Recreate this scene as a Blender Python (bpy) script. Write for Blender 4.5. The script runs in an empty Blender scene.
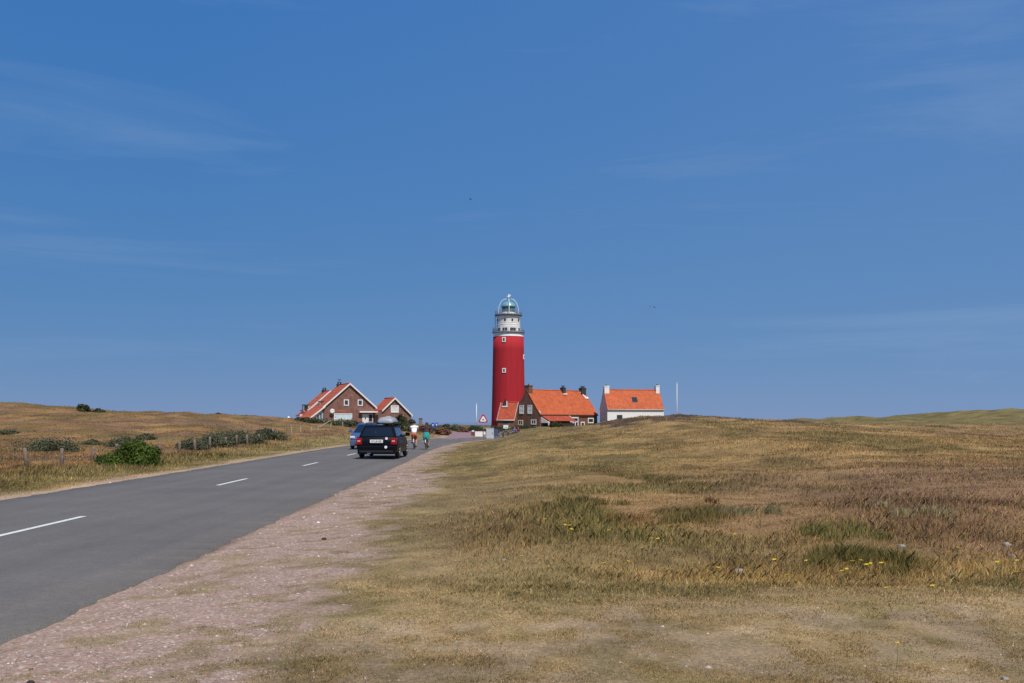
import bpy, bmesh, math, random
import numpy as np
from mathutils import Vector, Matrix
R = math.radians
random.seed(7)
rng = np.random.default_rng(11)
S = bpy.context.scene
COL = S.collection
EYE = 1.6
FPX = 1024.0

# ------------------------------------------------------------------ camera, sky, sun, exposure
cam_d = bpy.data.cameras.new('camera'); cam = bpy.data.objects.new('camera', cam_d); COL.objects.link(cam)
cam.location = (0, 0, EYE); cam.rotation_euler = (R(90), 0, 0)
cam_d.lens = 36.0; cam_d.sensor_width = 36.0; cam_d.shift_y = 80.5/1024.0
cam_d.clip_start = 0.1; cam_d.clip_end = 30000
S.camera = cam
SUN_ELEV, SUN_ROT = 55.0, 155.0
world = bpy.data.worlds.new('World'); S.world = world; world.use_nodes = True
wt = world.node_tree; wt.nodes.clear()
def wn(t): return wt.nodes.new(t)
sky = wn('ShaderNodeTexSky'); sky.sky_type = 'NISHITA'; sky.sun_disc = False
sky.sun_elevation = R(SUN_ELEV); sky.sun_rotation = R(SUN_ROT)
sky.altitude = 3000; sky.air_density = 1.0; sky.dust_density = 0.0; sky.ozone_density = 2.0
bg = wn('ShaderNodeBackground'); bg.inputs['Strength'].default_value = 0.1
wo = wn('ShaderNodeOutputWorld')
tc = wn('ShaderNodeTexCoord')
# thin cirrus veils, laid out by sky direction
mp = wn('ShaderNodeMapping'); mp.inputs['Location'].default_value = (7.3, 5.2, 3.1); mp.inputs['Scale'].default_value = (.8, 1.0, 8.0); mp.inputs['Rotation'].default_value = (0, R(-26), 0)
nz = wn('ShaderNodeTexNoise'); nz.inputs['Scale'].default_value = 2.2; nz.inputs['Detail'].default_value = 9; nz.inputs['Roughness'].default_value = 0.62
nz.inputs['Distortion'].default_value = 0.6
rp = wn('ShaderNodeValToRGB'); rp.color_ramp.elements[0].position = 0.52; rp.color_ramp.elements[1].position = 0.80
rp.color_ramp.elements[1].color = (0.22, 0.22, 0.22, 1)
mx = wn('ShaderNodeMixRGB'); mx.inputs['Color2'].default_value = (3.4, 4.6, 6.4, 1)
L = wt.links.new
L(tc.outputs['Generated'], mp.inputs['Vector']); L(mp.outputs['Vector'], nz.inputs['Vector']); L(nz.outputs['Fac'], rp.inputs['Fac'])
# flatter, deeper blue: each channel of the sky compressed on its own
spl = wn('ShaderNodeSeparateColor'); cmb = wn('ShaderNodeCombineColor'); L(sky.outputs['Color'], spl.inputs[0])
for ci, (pw, ml) in enumerate(((.62, .494), (.28, 1.53), (.05, 4.42))):
    a_ = wn('ShaderNodeMath'); a_.operation = 'POWER'; a_.inputs[1].default_value = pw; L(spl.outputs[ci], a_.inputs[0])
    b_ = wn('ShaderNodeMath'); b_.operation = 'MULTIPLY'; b_.inputs[1].default_value = ml; L(a_.outputs[0], b_.inputs[0]); L(b_.outputs[0], cmb.inputs[ci])
L(cmb.outputs[0], mx.inputs['Color1']); 
sx_ = wn('ShaderNodeSeparateXYZ'); L(tc.outputs['Generated'], sx_.inputs[0])
vm = wn('ShaderNodeMapRange'); vm.inputs[1].default_value = -.3; vm.inputs[2].default_value = .5; vm.inputs[3].default_value = 0; vm.inputs[4].default_value = .13; L(sx_.outputs[0], vm.inputs[0])
va = wn('ShaderNodeMath'); va.operation = 'ADD'; L(rp.outputs['Color'], va.inputs[0]); L(vm.outputs[0], va.inputs[1]); L(va.outputs[0], mx.inputs['Fac'])
L(mx.outputs['Color'], bg.inputs['Color']); L(bg.outputs['Background'], wo.inputs['Surface'])
sd = bpy.data.lights.new('sun', 'SUN'); sd.energy = 4.3; sd.angle = R(0.55); sd.color = (1.0, 0.93, 0.82)
sun = bpy.data.objects.new('sun', sd); COL.objects.link(sun)
sv = Vector((math.sin(R(SUN_ROT))*math.cos(R(SUN_ELEV)), math.cos(R(SUN_ROT))*math.cos(R(SUN_ELEV)), math.sin(R(SUN_ELEV))))
sun.rotation_euler = sv.to_track_quat('Z', 'Y').to_euler(); sun.location = (0, 0, 60)
S.view_settings.view_transform = 'Standard'; S.view_settings.look = 'None'
S.view_settings.exposure = 0.0; S.view_settings.gamma = 1.0; S.view_settings.use_curve_mapping = False
S.render.engine = 'CYCLES'

# ------------------------------------------------------------------ helpers
def lin(c):
    c = c/255.0
    return c/12.92 if c <= 0.04045 else ((c+0.055)/1.055)**2.4
def rgb(r, g, b, k=1.0): return (lin(r)*k, lin(g)*k, lin(b)*k)

def mat(name, col, rough=0.8, metal=0.0, noise=0.0, scale=8.0, bump=0.0, bscale=None, trans=0.0, spec=0.5, coat=0.0, col2=None, detail=6):
    m = bpy.data.materials.new(name); m.use_nodes = True
    nt = m.node_tree; b = nt.nodes['Principled BSDF']
    b.inputs['Base Color'].default_value = (*col, 1); b.inputs['Roughness'].default_value = rough
    b.inputs['Metallic'].default_value = metal; b.inputs['Specular IOR Level'].default_value = spec
    if coat: b.inputs['Coat Weight'].default_value = coat; b.inputs['Coat Roughness'].default_value = 0.05
    if trans: b.inputs['Transmission Weight'].default_value = trans
    if noise or bump:
        t = nt.nodes.new('ShaderNodeTexCoord'); n = nt.nodes.new('ShaderNodeTexNoise')
        n.inputs['Scale'].default_value = scale; n.inputs['Detail'].default_value = detail
        nt.links.new(t.outputs['Object'], n.inputs['Vector'])
        r = nt.nodes.new('ShaderNodeValToRGB')
        c2 = col2 if col2 else tuple(min(1, c*(1+noise)) for c in col)
        c1 = tuple(c*(1-noise) for c in col) if not col2 else col
        r.color_ramp.elements[0].position = 0.3; r.color_ramp.elements[1].position = 0.7
        r.color_ramp.elements[0].color = (*c1, 1); r.color_ramp.elements[1].color = (*c2, 1)
        nt.links.new(n.outputs['Fac'], r.inputs['Fac']); nt.links.new(r.outputs['Color'], b.inputs['Base Color'])
        if bump:
            n2 = nt.nodes.new('ShaderNodeTexNoise'); n2.inputs['Scale'].default_value = bscale or scale*4
            nt.links.new(t.outputs['Object'], n2.inputs['Vector'])
            bp = nt.nodes.new('ShaderNodeBump'); bp.inputs['Strength'].default_value = bump; bp.inputs['Distance'].default_value = 0.03
            nt.links.new(n2.outputs['Fac'], bp.inputs['Height']); nt.links.new(bp.outputs['Normal'], b.inputs['Normal'])
    return m

def brickmat(name, c1, c2, mortar, sx=0.22, sy=0.065):
    m = bpy.data.materials.new(name); m.use_nodes = True; nt = m.node_tree; b = nt.nodes['Principled BSDF']; b.inputs['Roughness'].default_value = 0.9
    g = nt.nodes.new('ShaderNodeTexCoord'); sep = nt.nodes.new('ShaderNodeSeparateXYZ'); nt.links.new(g.outputs['Object'], sep.inputs[0])
    ad = nt.nodes.new('ShaderNodeMath'); ad.operation = 'ADD'; nt.links.new(sep.outputs[0], ad.inputs[0]); nt.links.new(sep.outputs[1], ad.inputs[1])
    cb = nt.nodes.new('ShaderNodeCombineXYZ'); nt.links.new(ad.outputs[0], cb.inputs[0]); nt.links.new(sep.outputs[2], cb.inputs[1])
    br = nt.nodes.new('ShaderNodeTexBrick'); br.inputs['Scale'].default_value = 1.0
    br.inputs['Brick Width'].default_value = sx; br.inputs['Row Height'].default_value = sy; br.inputs['Mortar Size'].default_value = 0.007
    br.inputs['Color1'].default_value = (*c1, 1); br.inputs['Color2'].default_value = (*c2, 1); br.inputs['Mortar'].default_value = (*mortar, 1)
    nt.links.new(cb.outputs[0], br.inputs['Vector'])
    n = nt.nodes.new('ShaderNodeTexNoise'); n.inputs['Scale'].default_value = 1.3; n.inputs['Detail'].default_value = 8
    nt.links.new(g.outputs['Object'], n.inputs['Vector'])
    rr = nt.nodes.new('ShaderNodeMapRange'); rr.inputs[1].default_value = .3; rr.inputs[2].default_value = .7; rr.inputs[3].default_value = .72; rr.inputs[4].default_value = 1.25
    nt.links.new(n.outputs['Fac'], rr.inputs[0])
    mm = nt.nodes.new('ShaderNodeVectorMath'); mm.operation = 'SCALE'; nt.links.new(br.outputs['Color'], mm.inputs[0]); nt.links.new(rr.outputs[0], mm.inputs['Scale'])
    nt.links.new(mm.outputs[0], b.inputs['Base Color'])
    return m

def tilemat(name, c1, c2, ang=0.0):
    """pantiles: courses by height, rolls along the roof, patchy colour"""
    m = bpy.data.materials.new(name); m.use_nodes = True; nt = m.node_tree; b = nt.nodes['Principled BSDF']; b.inputs['Roughness'].default_value = 0.75
    g = nt.nodes.new('ShaderNodeTexCoord')
    n = nt.nodes.new('ShaderNodeTexNoise'); n.inputs['Scale'].default_value = 0.9; n.inputs['Detail'].default_value = 10; n.inputs['Roughness'].default_value = .7
    nt.links.new(g.outputs['Object'], n.inputs['Vector'])
    br = nt.nodes.new('ShaderNodeTexBrick'); br.inputs['Brick Width'].default_value = .3; br.inputs['Row Height'].default_value = .3; br.inputs['Mortar Size'].default_value = .02
    br.offset = 0; br.inputs['Scale'].default_value = 1
    sep = nt.nodes.new('ShaderNodeSeparateXYZ'); nt.links.new(g.outputs['Object'], sep.inputs[0])
    cb = nt.nodes.new('ShaderNodeCombineXYZ'); nt.links.new(sep.outputs[0], cb.inputs[0]); nt.links.new(sep.outputs[2], cb.inputs[1])
    nt.links.new(cb.outputs[0], br.inputs['Vector'])
    br.inputs['Color1'].default_value = (*c1, 1); br.inputs['Color2'].default_value = (*c2, 1); br.inputs['Mortar'].default_value = (*[c*.45 for c in c1], 1)
    rr = nt.nodes.new('ShaderNodeMapRange'); rr.inputs[1].default_value = .3; rr.inputs[2].default_value = .7; rr.inputs[3].default_value = .72; rr.inputs[4].default_value = 1.22
    nt.links.new(n.outputs['Fac'], rr.inputs[0])
    mm = nt.nodes.new('ShaderNodeVectorMath'); mm.operation = 'SCALE'; nt.links.new(br.outputs['Color'], mm.inputs[0]); nt.links.new(rr.outputs[0], mm.inputs['Scale'])
    nt.links.new(mm.outputs[0], b.inputs['Base Color'])
    bp = nt.nodes.new('ShaderNodeBump'); bp.inputs['Strength'].default_value = .6; bp.inputs['Distance'].default_value = .04
    nt.links.new(br.outputs['Fac'], bp.inputs['Height']); bp.invert = True; nt.links.new(bp.outputs['Normal'], b.inputs['Normal'])
    return m

def tag(o, label=None, cat=None, group=None, kind=None):
    if label: o['label'] = label
    if cat: o['category'] = cat
    if group: o['group'] = group
    if kind: o['kind'] = kind
    return o
def empty(name, loc=(0, 0, 0), rz=0.0, label=None, cat=None, group=None):
    o = bpy.data.objects.new(name, None); COL.objects.link(o); o.empty_display_size = 0.3
    o.location = loc; o.rotation_euler = (0, 0, rz)
    return tag(o, label, cat, group)

class MB:
    """collects shapes; build() links them as ONE mesh object"""
    def __init__(s): s.bm = bmesh.new(); s.mi = 0
    def face(s, pts):
        f = s.bm.faces.new([s.bm.verts.new(p) for p in pts]); f.material_index = s.mi; return s
    def _tag(s, before):
        for f in s.bm.faces:
            if f not in before: f.material_index = s.mi
    def box(s, x0, x1, y0, y1, z0, z1, bev=0.0, M=None):
        vs = [s.bm.verts.new(p) for p in ((x0,y0,z0),(x1,y0,z0),(x1,y1,z0),(x0,y1,z0),(x0,y0,z1),(x1,y0,z1),(x1,y1,z1),(x0,y1,z1))]
        fs = [s.bm.faces.new([vs[i] for i in q]) for q in ((0,3,2,1),(4,5,6,7),(0,1,5,4),(1,2,6,5),(2,3,7,6),(3,0,4,7))]
        for f in fs: f.material_index = s.mi
        if M is not None: bmesh.ops.transform(s.bm, matrix=M, verts=vs)
        if bev:
            es = list({e for f in fs for e in f.edges})
            r = bmesh.ops.bevel(s.bm, geom=es, offset=bev, segments=2, profile=0.6, affect='EDGES')
            for f in r['faces']: f.material_index = s.mi
        return s
    def prism(s, poly, d, axis='y', off=0.0):
        """poly of (a,z); extruded along axis from off to off+d"""
        def P(a, z, t): return (a, t, z) if axis == 'y' else (t, a, z)
        A = [s.bm.verts.new(P(a, z, off)) for a, z in poly]; B = [s.bm.verts.new(P(a, z, off+d)) for a, z in poly]
        n = len(poly); fs = [s.bm.faces.new(A), s.bm.faces.new(B[::-1])]
        for i in range(n): fs.append(s.bm.faces.new((A[i], B[i], B[(i+1) % n], A[(i+1) % n])))
        for f in fs: f.material_index = s.mi
        return s
    def slab(s, quad, th):
        """quad of 4 points thickened along its normal"""
        q = [Vector(p) for p in quad]; n = (q[1]-q[0]).cross(q[3]-q[0]).normalized()
        A = [s.bm.verts.new(p) for p in q]; B = [s.bm.verts.new(p-n*th) for p in q]
        k = len(q)
        fs = [s.bm.faces.new(A), s.bm.faces.new(B[::-1])]
        for i in range(k): fs.append(s.bm.faces.new((A[i], B[i], B[(i+1) % k], A[(i+1) % k])))
        for f in fs: f.material_index = s.mi
        return s
    def lathe(s, prof, n=32, cx=0, cy=0, cap=True):
        rings = []
        for r, z in prof:
            rings.append([s.bm.verts.new((cx+r*math.cos(2*math.pi*i/n), cy+r*math.sin(2*math.pi*i/n), z)) for i in range(n)])
        for a, b in zip(rings, rings[1:]):
            for i in range(n):
                f = s.bm.faces.new((a[i], a[(i+1) % n], b[(i+1) % n], b[i])); f.material_index = s.mi; f.smooth = True
        if cap:
            for f in (s.bm.faces.new(rings[0][::-1]), s.bm.faces.new(rings[-1])): f.material_index = s.mi
        return s
    def tube(s, pts, r, n=8, r2=None):
        pts = [Vector(p) for p in pts]; rings = []
        for i, p in enumerate(pts):
            d = (pts[min(i+1, len(pts)-1)]-pts[max(i-1, 0)]).normalized()
            u = d.orthogonal().normalized() if i == 0 else (u - d*u.dot(d)).normalized()
            v = d.cross(u); rr = r if r2 is None else r+(r2-r)*i/(len(pts)-1)
            rings.append([s.bm.verts.new(p+(u*math.cos(2*math.pi*k/n)+v*math.sin(2*math.pi*k/n))*rr) for k in range(n)])
        for a, b in zip(rings, rings[1:]):
            for i in range(n):
                f = s.bm.faces.new((a[i], a[(i+1) % n], b[(i+1) % n], b[i])); f.material_index = s.mi; f.smooth = True
        for f in (s.bm.faces.new(rings[0][::-1]), s.bm.faces.new(rings[-1])): f.material_index = s.mi
        return s
    def torus(s, c, axis, R0, r, n=32, k=8):
        c = Vector(c); ax = Vector(axis).normalized(); u = ax.orthogonal().normalized(); v = ax.cross(u)
        rings = []
        for i in range(n):
            a = 2*math.pi*i/n; d = u*math.cos(a)+v*math.sin(a)
            rings.append([s.bm.verts.new(c+d*(R0+r*math.cos(2*math.pi*j/k))+ax*r*math.sin(2*math.pi*j/k)) for j in range(k)])
        for i in range(n):
            a, b = rings[i], rings[(i+1) % n]
            for j in range(k):
                f = s.bm.faces.new((a[j], b[j], b[(j+1) % k], a[(j+1) % k])); f.material_index = s.mi; f.smooth = True
        return s
    def disc(s, c, axis, r, th, n=24):
        c = Vector(c); ax = Vector(axis).normalized()
        return s.tube([c-ax*th/2, c+ax*th/2], r, n)
    def ball(s, c, rx, ry=None, rz=None, sub=2):
        ry = ry or rx; rz = rz or rx
        r = bmesh.ops.create_icosphere(s.bm, subdivisions=sub, radius=1.0, matrix=Matrix.Translation(Vector(c)) @ Matrix.Diagonal((rx, ry, rz, 1)))
        fs = {f for v in r['verts'] for f in v.link_faces}
        for f in fs: f.material_index = s.mi; f.smooth = True
        return s
    def build(s, name, mats, parent=None, smooth=None, normals=True):
        if normals: bmesh.ops.recalc_face_normals(s.bm, faces=list(s.bm.faces))
        me = bpy.data.meshes.new(name); s.bm.to_mesh(me); s.bm.free()
        for m in (mats if isinstance(mats, (list, tuple)) else [mats]): me.materials.append(m)
        if smooth is True:
            for p in me.polygons: p.use_smooth = True
        o = bpy.data.objects.new(name, me); COL.objects.link(o)
        if parent is not None: o.parent = parent
        return o
def copy_tree(o, parent=None):
    c = o.copy(); COL.objects.link(c); c.parent = parent
    for ch in list(o.children): copy_tree(ch, c)
    return c

# --- numpy value noise
def _h(ix, iy, seed):
    n = (ix.astype(np.int64)*374761393 + iy.astype(np.int64)*668265263 + seed*1274126177) & 0xffffffff
    n = ((n ^ (n >> 13))*1274126177) & 0xffffffff
    return ((n ^ (n >> 16)) & 0xffff)/65535.0
def vnoise(x, y, seed=0):
    x = np.asarray(x, float); y = np.asarray(y, float)
    ix = np.floor(x); iy = np.floor(y); fx = x-ix; fy = y-iy
    fx = fx*fx*(3-2*fx); fy = fy*fy*(3-2*fy)
    a = _h(ix, iy, seed); b = _h(ix+1, iy, seed); c = _h(ix, iy+1, seed); d = _h(ix+1, iy+1, seed)
    return (a*(1-fx)+b*fx)*(1-fy)+(c*(1-fx)+d*fx)*fy
def fbm(x, y, seed=0, o=5, g=0.5):
    s = 0; a = 1; t = 0
    for i in range(o):
        s = s+a*vnoise(x*2**i+i*17.3, y*2**i-i*9.1, seed+i); t += a; a *= g
    return s/t
def sst(a, b, x):
    t = np.clip((x-a)/(b-a), 0, 1); return t*t*(3-2*t)

# ------------------------------------------------------------------ terrain shape
RC = [(-5.6,-60),(-6.4,-20),(-6.9,8),(-7.05,16),(-7.25,26),(-7.45,38),(-7.75,52),(-7.9,64),(-7.7,74),(-7.0,84),(-5.6,93),(-3.0,102),(1.5,110),(8,117),(18,123),(34,128),(60,131)]
def catmull(P, k=16):
    out = []
    P = [np.array(p, float) for p in P]; P = [2*P[0]-P[1]]+P+[2*P[-1]-P[-2]]
    for i in range(1, len(P)-2):
        for j in range(k):
            t = j/k
            out.append(0.5*((2*P[i])+(-P[i-1]+P[i+1])*t+(2*P[i-1]-5*P[i]+4*P[i+1]-P[i+2])*t*t+(-P[i-1]+3*P[i]-3*P[i+1]+P[i+2])*t**3))
    out.append(P[-2]); return np.array(out)
ROAD = catmull(RC, 4)
TRACK = catmull([(-5.2,93),(-5.3,103),(-5.6,116),(-6.6,132),(-5.5,150),(-2,170),(4,190)], 4)
ROADW = 3.2
def dist_path(x, y, P):
    x = np.asarray(x, float).ravel(); y = np.asarray(y, float).ravel(); best = np.full(x.shape, 1e9)
    for a, b in zip(P[:-1], P[1:]):
        d = b-a; L2 = d@d
        t = np.clip(((x-a[0])*d[0]+(y-a[1])*d[1])/L2, 0, 1)
        dd = (x-a[0]-t*d[0])**2+(y-a[1]-t*d[1])**2
        np.minimum(best, dd, out=best)
    return np.sqrt(best)
def H(x, y, rd=None):
    x = np.asarray(x, float); y = np.asarray(y, float)
    if rd is None: rd = dist_path(x, y, ROAD).reshape(x.shape)
    hr = np.interp(x, [-5,-3.8,-1.5,0.2,3.4,6.2,9,13,17.4,23,30,40,90,300], [0,0.03,.36,.83,1.15,1.38,1.9,2.02,1.75,1.42,1.22,1.25,1.6,2.5])
    g = np.interp(y, [0,10.5,12.2,14.2,20,30,50,66,74,82,100,130], [0,0,.07,.21,.25,.36,.66,.95,1,.9,.3,.1])
    wid = np.clip((x-20)/30, 0, 1)
    g = np.maximum(g, wid*np.interp(y, [70,80,150,260], [0,.9,.8,.3]))
    h = hr*g
    hl = np.interp(x, [-200,-80,-55,-48,-44,-33.5,-27,-24,-20.6,-15,-12,-9,-5,0], [6,4.6,3.75,3.0,2.62,2.55,2.2,1.85,1.35,.85,.6,.5,.3,0])
    gl = np.interp(y, [18,32,50,62,75,90,105,115,140,165,300], [0,0,.06,.16,.42,.78,1,1,.75,.2,.1])
    h = h+hl*gl
    # far right hills
    hh = np.interp(x, [20,48,54,64,70,76,82,86,95,100,130,250], [0,1.9,2.2,2.9,2.8,2.75,3.5,3.9,4.3,3.9,4.6,3])
    h = h+(np.maximum(hh-1.75, 0))*np.exp(-((y-205)/40.0)**2)
    h = h+0.5*sst(120, 175, y)
    # a low shrubby rise beyond the bend and in front of the houses
    h = h+0.55*np.exp(-((x+9)/8.0)**2-((y-128)/14.0)**2)
    h = h-.15*np.exp(-((x-4)/22.0)**2-((y-205)/25.0)**2)
    far = sst(10, 60, y)
    h = h+(fbm(x/9, y/9, 3)-.5)*(.08+.42*far*sst(3.2, 12, rd)+.5*sst(130, 190, y)*sst(30, 50, x))
    h = h+(fbm(x/3.2, y/6, 13, 4)-.5)*1.0*sst(130, 180, y)*sst(30, 50, x)
    h = h+(fbm(x/1.6, y/1.6, 5, 4)-.5)*(.05+.16*sst(9, 14, y))*sst(.2, 2.5, rd-ROADW)
    h = h+(fbm(x/1.3, y/2.0, 15, 4)-.5)*.35*sst(58, 66, y)*(1-sst(78, 90, y))*sst(2, 7, x)+(fbm(x/2.2, y/3.5, 16, 4)-.5)*.55*sst(45, 75, y)*(1-sst(-19, -15, x))
    h = h-0.07*np.exp(-((x-3.5)/5)**2-((y-10.6)/1.2)**2)
    flat = sst(ROADW+.1, ROADW+5.5, rd)
    trk = sst(1.5, 6, dist_path(x, y, TRACK).reshape(x.shape))
    h = h*flat*(.25+.75*trk)
    h = h-0.02*(1-sst(ROADW-.05, ROADW+.35, rd))
    edge = sst(330, 410, y)+sst(330, 420, np.abs(x))+sst(60, 120, -y)
    h = h-4.5*np.clip(edge, 0, 1)
    return h
def zt(x, y): return float(H(np.array([x]), np.array([y]))[0])
def ground_at(X, Y, dmin=4.0, dmax=190.0):
    """where the line of sight of photo point (X, Y) meets the terrain"""
    D = np.geomspace(dmin, dmax, 1500); xs = (X-512)/FPX*D; zs = EYE-(Y-422)/FPX*D
    h = H(xs, D); k = np.argmax(zs < h)
    if zs[k] >= h[k]: k = len(D)-1
    return float(xs[k]), float(D[k]), float(h[k])

# ground tones (real surface colours)
PAL = dict(gravel=rgb(170,149,134), soil=rgb(164,143,118), turf=rgb(156,134,98), green=rgb(112,106,66), straw=rgb(178,146,94),
           bank=rgb(118,110,66), brown=rgb(146,116,78), heath=rgb(134,106,84), gold=rgb(164,136,92), rust=rgb(152,114,76), sand=rgb(196,168,138), farg=rgb(112,106,66), olive=rgb(112,100,62), moor=rgb(84,68,58))
PAL = {k: np.array(v)*.87*np.array([1.02, 1, .94]) for k, v in PAL.items()}
def mixc(c, col, w): return c*(1-w[:, None])+PAL[col]*w[:, None]
def tones(x, y, rd):
    """surface colour, gravel weight, grass height, grass cover for ground points"""
    x = np.asarray(x, float); y = np.asarray(y, float); n = len(x)
    nf = fbm(x/.30, y/.42, 23, 4); n1 = fbm(x/3.0, y/3.0, 21); n2 = fbm(x/.7, y/.7, 31); n3 = fbm(x/11, y/11, 41); n4 = fbm(x/1.5, y/4, 51)
    c = np.tile(PAL['turf'], (n, 1)); hgt = np.full(n, .017); cov = np.full(n, .75)
    right = x > -5.5
    # foreground soil patches
    w = sst(.465, .53, n2*.28+n1*.12+nf*.50+.01+.02+.05*sst(.3, 2.5, x))*(1-sst(8.2, 9.3, y+(n1-.5)*2)); c = mixc(c, 'soil', w*.7)
    w0 = sst(.55, .68, fbm(x/.25, y/.5, 29, 4))*(1-sst(9, 11, y)); c = mixc(c, 'bank', w0*.4); cov *= 1-.55*w
    w = sst(8.4, 10, y+(n1-.5)*2.5)*(1-sst(11.2, 12.4, y+(n2-.5)*1.5))*sst(-1.2, 1, x+(n1-.5)*2)*sst(.36, .52, n2*.5+n1*.5); c = mixc(c, 'green', w*.6); hgt = hgt+.022*w
    w = np.exp(-((y-11.0-(n1-.5)*1.6)/.55)**2)*sst(-.5, 2.5, x); c = mixc(c, 'straw', w*.65); hgt = hgt+.05*w
    fade = sst(-1.6, 1.6, x+(n1-.5)*2.5-.03*np.maximum(y-12, 0)); up = sst(11.2, 12.8, y+(n2-.5))*fade; c = mixc(c, 'brown', up*.8)
    w = sst(11, 14, y)*(1-fade)*sst(.42, .6, n1); c = mixc(c, 'olive', w*.35)
    w = up*np.exp(-((x/np.maximum(y, 1)-.12)/.24)**2)*sst(.38, .62, n1)*(1-sst(19, 26, y)); c = mixc(c, 'bank', w); gb = w
    w = up*sst(.48, .60, n1)*(1-sst(23, 34, y))*(1-gb); c = mixc(c, 'heath', w*.8)
    w = sst(.1, .35, x/np.maximum(y, 1))*sst(12, 15, y)*(1-sst(22, 32, y))*(.4+.6*sst(.4, .6, n4)); c = mixc(c, 'heath', w*.7)
    g2 = sst(20, 32, y); c = mixc(c, 'gold', g2*(.35+.6*n1))
    w = g2*sst(.50, .62, n4)*right; c = mixc(c, 'olive', w*.7)
    w = g2*(1-sst(0, 12, x-(y-20)*.05))*right*(1-sst(70, 90, y)); c = mixc(c, 'olive', w*.4)
    nb_ = fbm(x/1.6, y/2.6, 57, 4); w = sst(58, 64, y)*(1-sst(80, 95, y))*right*sst(.40, .52, nb_)*sst(2, 6, x)*(1-.7*sst(16, 24, x)); c = mixc(c, 'moor', w*.9)
    w = sst(48, 54, y)*(1-sst(56, 62, y))*sst(14, 20, x)*sst(.4, .55, n1); c = mixc(c, 'heath', w*.8)
    w = sst(100, 150, y); c = mixc(c, 'farg', w*.75)
    hgt = hgt+up*(.012+.045*sst(.4, .65, n1)+.05*gb)*(1-.4*sst(15, 22, y))+.018*sst(24, 50, y)
    cov = np.maximum(cov, up)
    # verge along the right of the road
    gx = rd-ROADW
    wgr = right*(1-sst(1.35, 2.5, gx+(n1-.5)*1.6+(n2-.5)*1.0+(nf-.5)*1.6+1.0*sst(22, 55, y)))*(1-.6*sst(.53, .60, fbm(x/.22, y/.26, 61)))
    wgr = np.where(gx < .3, np.maximum(wgr, .75*right), wgr)
    c = mixc(c, 'gravel', wgr); gt = right*(1-sst(2.2, 3.2, gx))*sst(.53, .60, fbm(x/.22, y/.26, 61)); c = mixc(c, 'bank', gt*.45); cov *= 1-.93*wgr; hgt = hgt*(1-.5*wgr)
    we = right*(1-sst(.02, .14, gx+(n2-.5)*.12))*sst(8, 13, y)*.75; c = c*(1-we[:, None])+we[:, None]*np.array(rgb(88, 72, 62)); wgr = wgr*(1-we)
    # left side
    lf = ~right; lw = lf.astype(float)
    cl = np.tile(PAL['turf'], (n, 1)); cl = mixc(cl, 'bank', sst(.5, 1.4, gx)*(.35+.5*n1))
    w = sst(3, 6, gx); n5 = fbm(x/5, y/3.2, 55); cl = mixc(cl, 'rust', w*.85); cl = mixc(cl, 'gold', w*sst(.45, .62, n4)*.5); cl = mixc(cl, 'olive', w*sst(.48, .6, n1)*.65); cl = mixc(cl, 'heath', w*sst(.50, .60, n5)*.8); cl = cl*(1-.13*w)[:, None]
    w = sst(95, 112, y)*(1-sst(-60, -44, x)); cl = mixc(cl, 'olive', w*.35)
    cl = mixc(cl, 'farg', sst(125, 150, y)*.6)
    ws = (1-sst(.3, .95, gx+(n1-.5)*1.5)); cl = mixc(cl, 'sand', ws*.8)
    c = np.where(lf[:, None], cl, c)
    hgt = np.where(lf, .035+.10*sst(1.2, 2.6, gx)*(1-sst(4.2, 6.5, gx))*n1*2+.035*sst(4, 8, gx), hgt); cov = np.where(lf, sst(.2, 1.0, gx), cov)
    wgr = np.where(lf, ws*.5, wgr)
    tr = 1-sst(1.6, 3.4, dist_path(x, y, TRACK)+(n2-.5)*1.5); c = mixc(c, 'gravel', tr*.9); cov *= 1-tr
    tu = fbm(x/.9, y/1.3, 73, 3); c = c*(1+(tu-.5)*.7*(1-.7*wgr))[:, None]
    shade = .72+.56*fbm(x/.35, y/.35, 71, 4); shade = 1+(shade-1)*(1-.6*wgr)
    fb = fbm(x/1.1, y/2.4, 83, 4); shade = shade*(1-(.30*sst(.50, .62, fb)-.08)*sst(14, 30, y)*(1-wgr))
    c = c*shade[:, None]
    return c, wgr, hgt, cov

def grow(v0, step, rate, vmax):
    out = [v0]; s = step
    while out[-1] < vmax: out.append(out[-1]+s); s *= rate
    return out
ys = sorted(set([-v+2 for v in grow(0, .8, 1.35, 130)][1:]+grow(2, .09, 1.0085, 460)))
xp = grow(0, .1, 1.021, 430)
xs = np.array(sorted([-v for v in xp[1:]]+xp)); ys = np.array(ys)
nx, ny = len(xs), len(ys)
X, Y = np.meshgrid(xs, ys); X = X.ravel(); Y = Y.ravel(); RD = dist_path(X, Y, ROAD)
Z = H(X, Y, RD)
me = bpy.data.meshes.new('ground')
idx = np.arange(nx*ny).reshape(ny, nx)
F = np.stack([idx[:-1, :-1], idx[:-1, 1:], idx[1:, 1:], idx[1:, :-1]], -1).reshape(-1, 4)
me.vertices.add(nx*ny); me.vertices.foreach_set('co', np.stack([X, Y, Z], 1).ravel())
me.loops.add(F.size); me.loops.foreach_set('vertex_index', F.ravel())
me.polygons.add(len(F)); me.polygons.foreach_set('loop_start', np.arange(0, F.size, 4)); me.polygons.foreach_set('use_smooth', np.ones(len(F), bool))
me.update()
cc, wg, _, cv = tones(X, Y, RD)
a = me.color_attributes.new('tone', 'FLOAT_COLOR', 'POINT'); a.data.foreach_set('color', np.concatenate([cc, wg[:, None]], 1).ravel())
ground = bpy.data.objects.new('ground', me); COL.objects.link(ground); tag(ground, kind='structure')
gm = bpy.data.materials.new('dune_ground'); gm.use_nodes = True; nt = gm.node_tree; b = nt.nodes['Principled BSDF']
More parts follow.
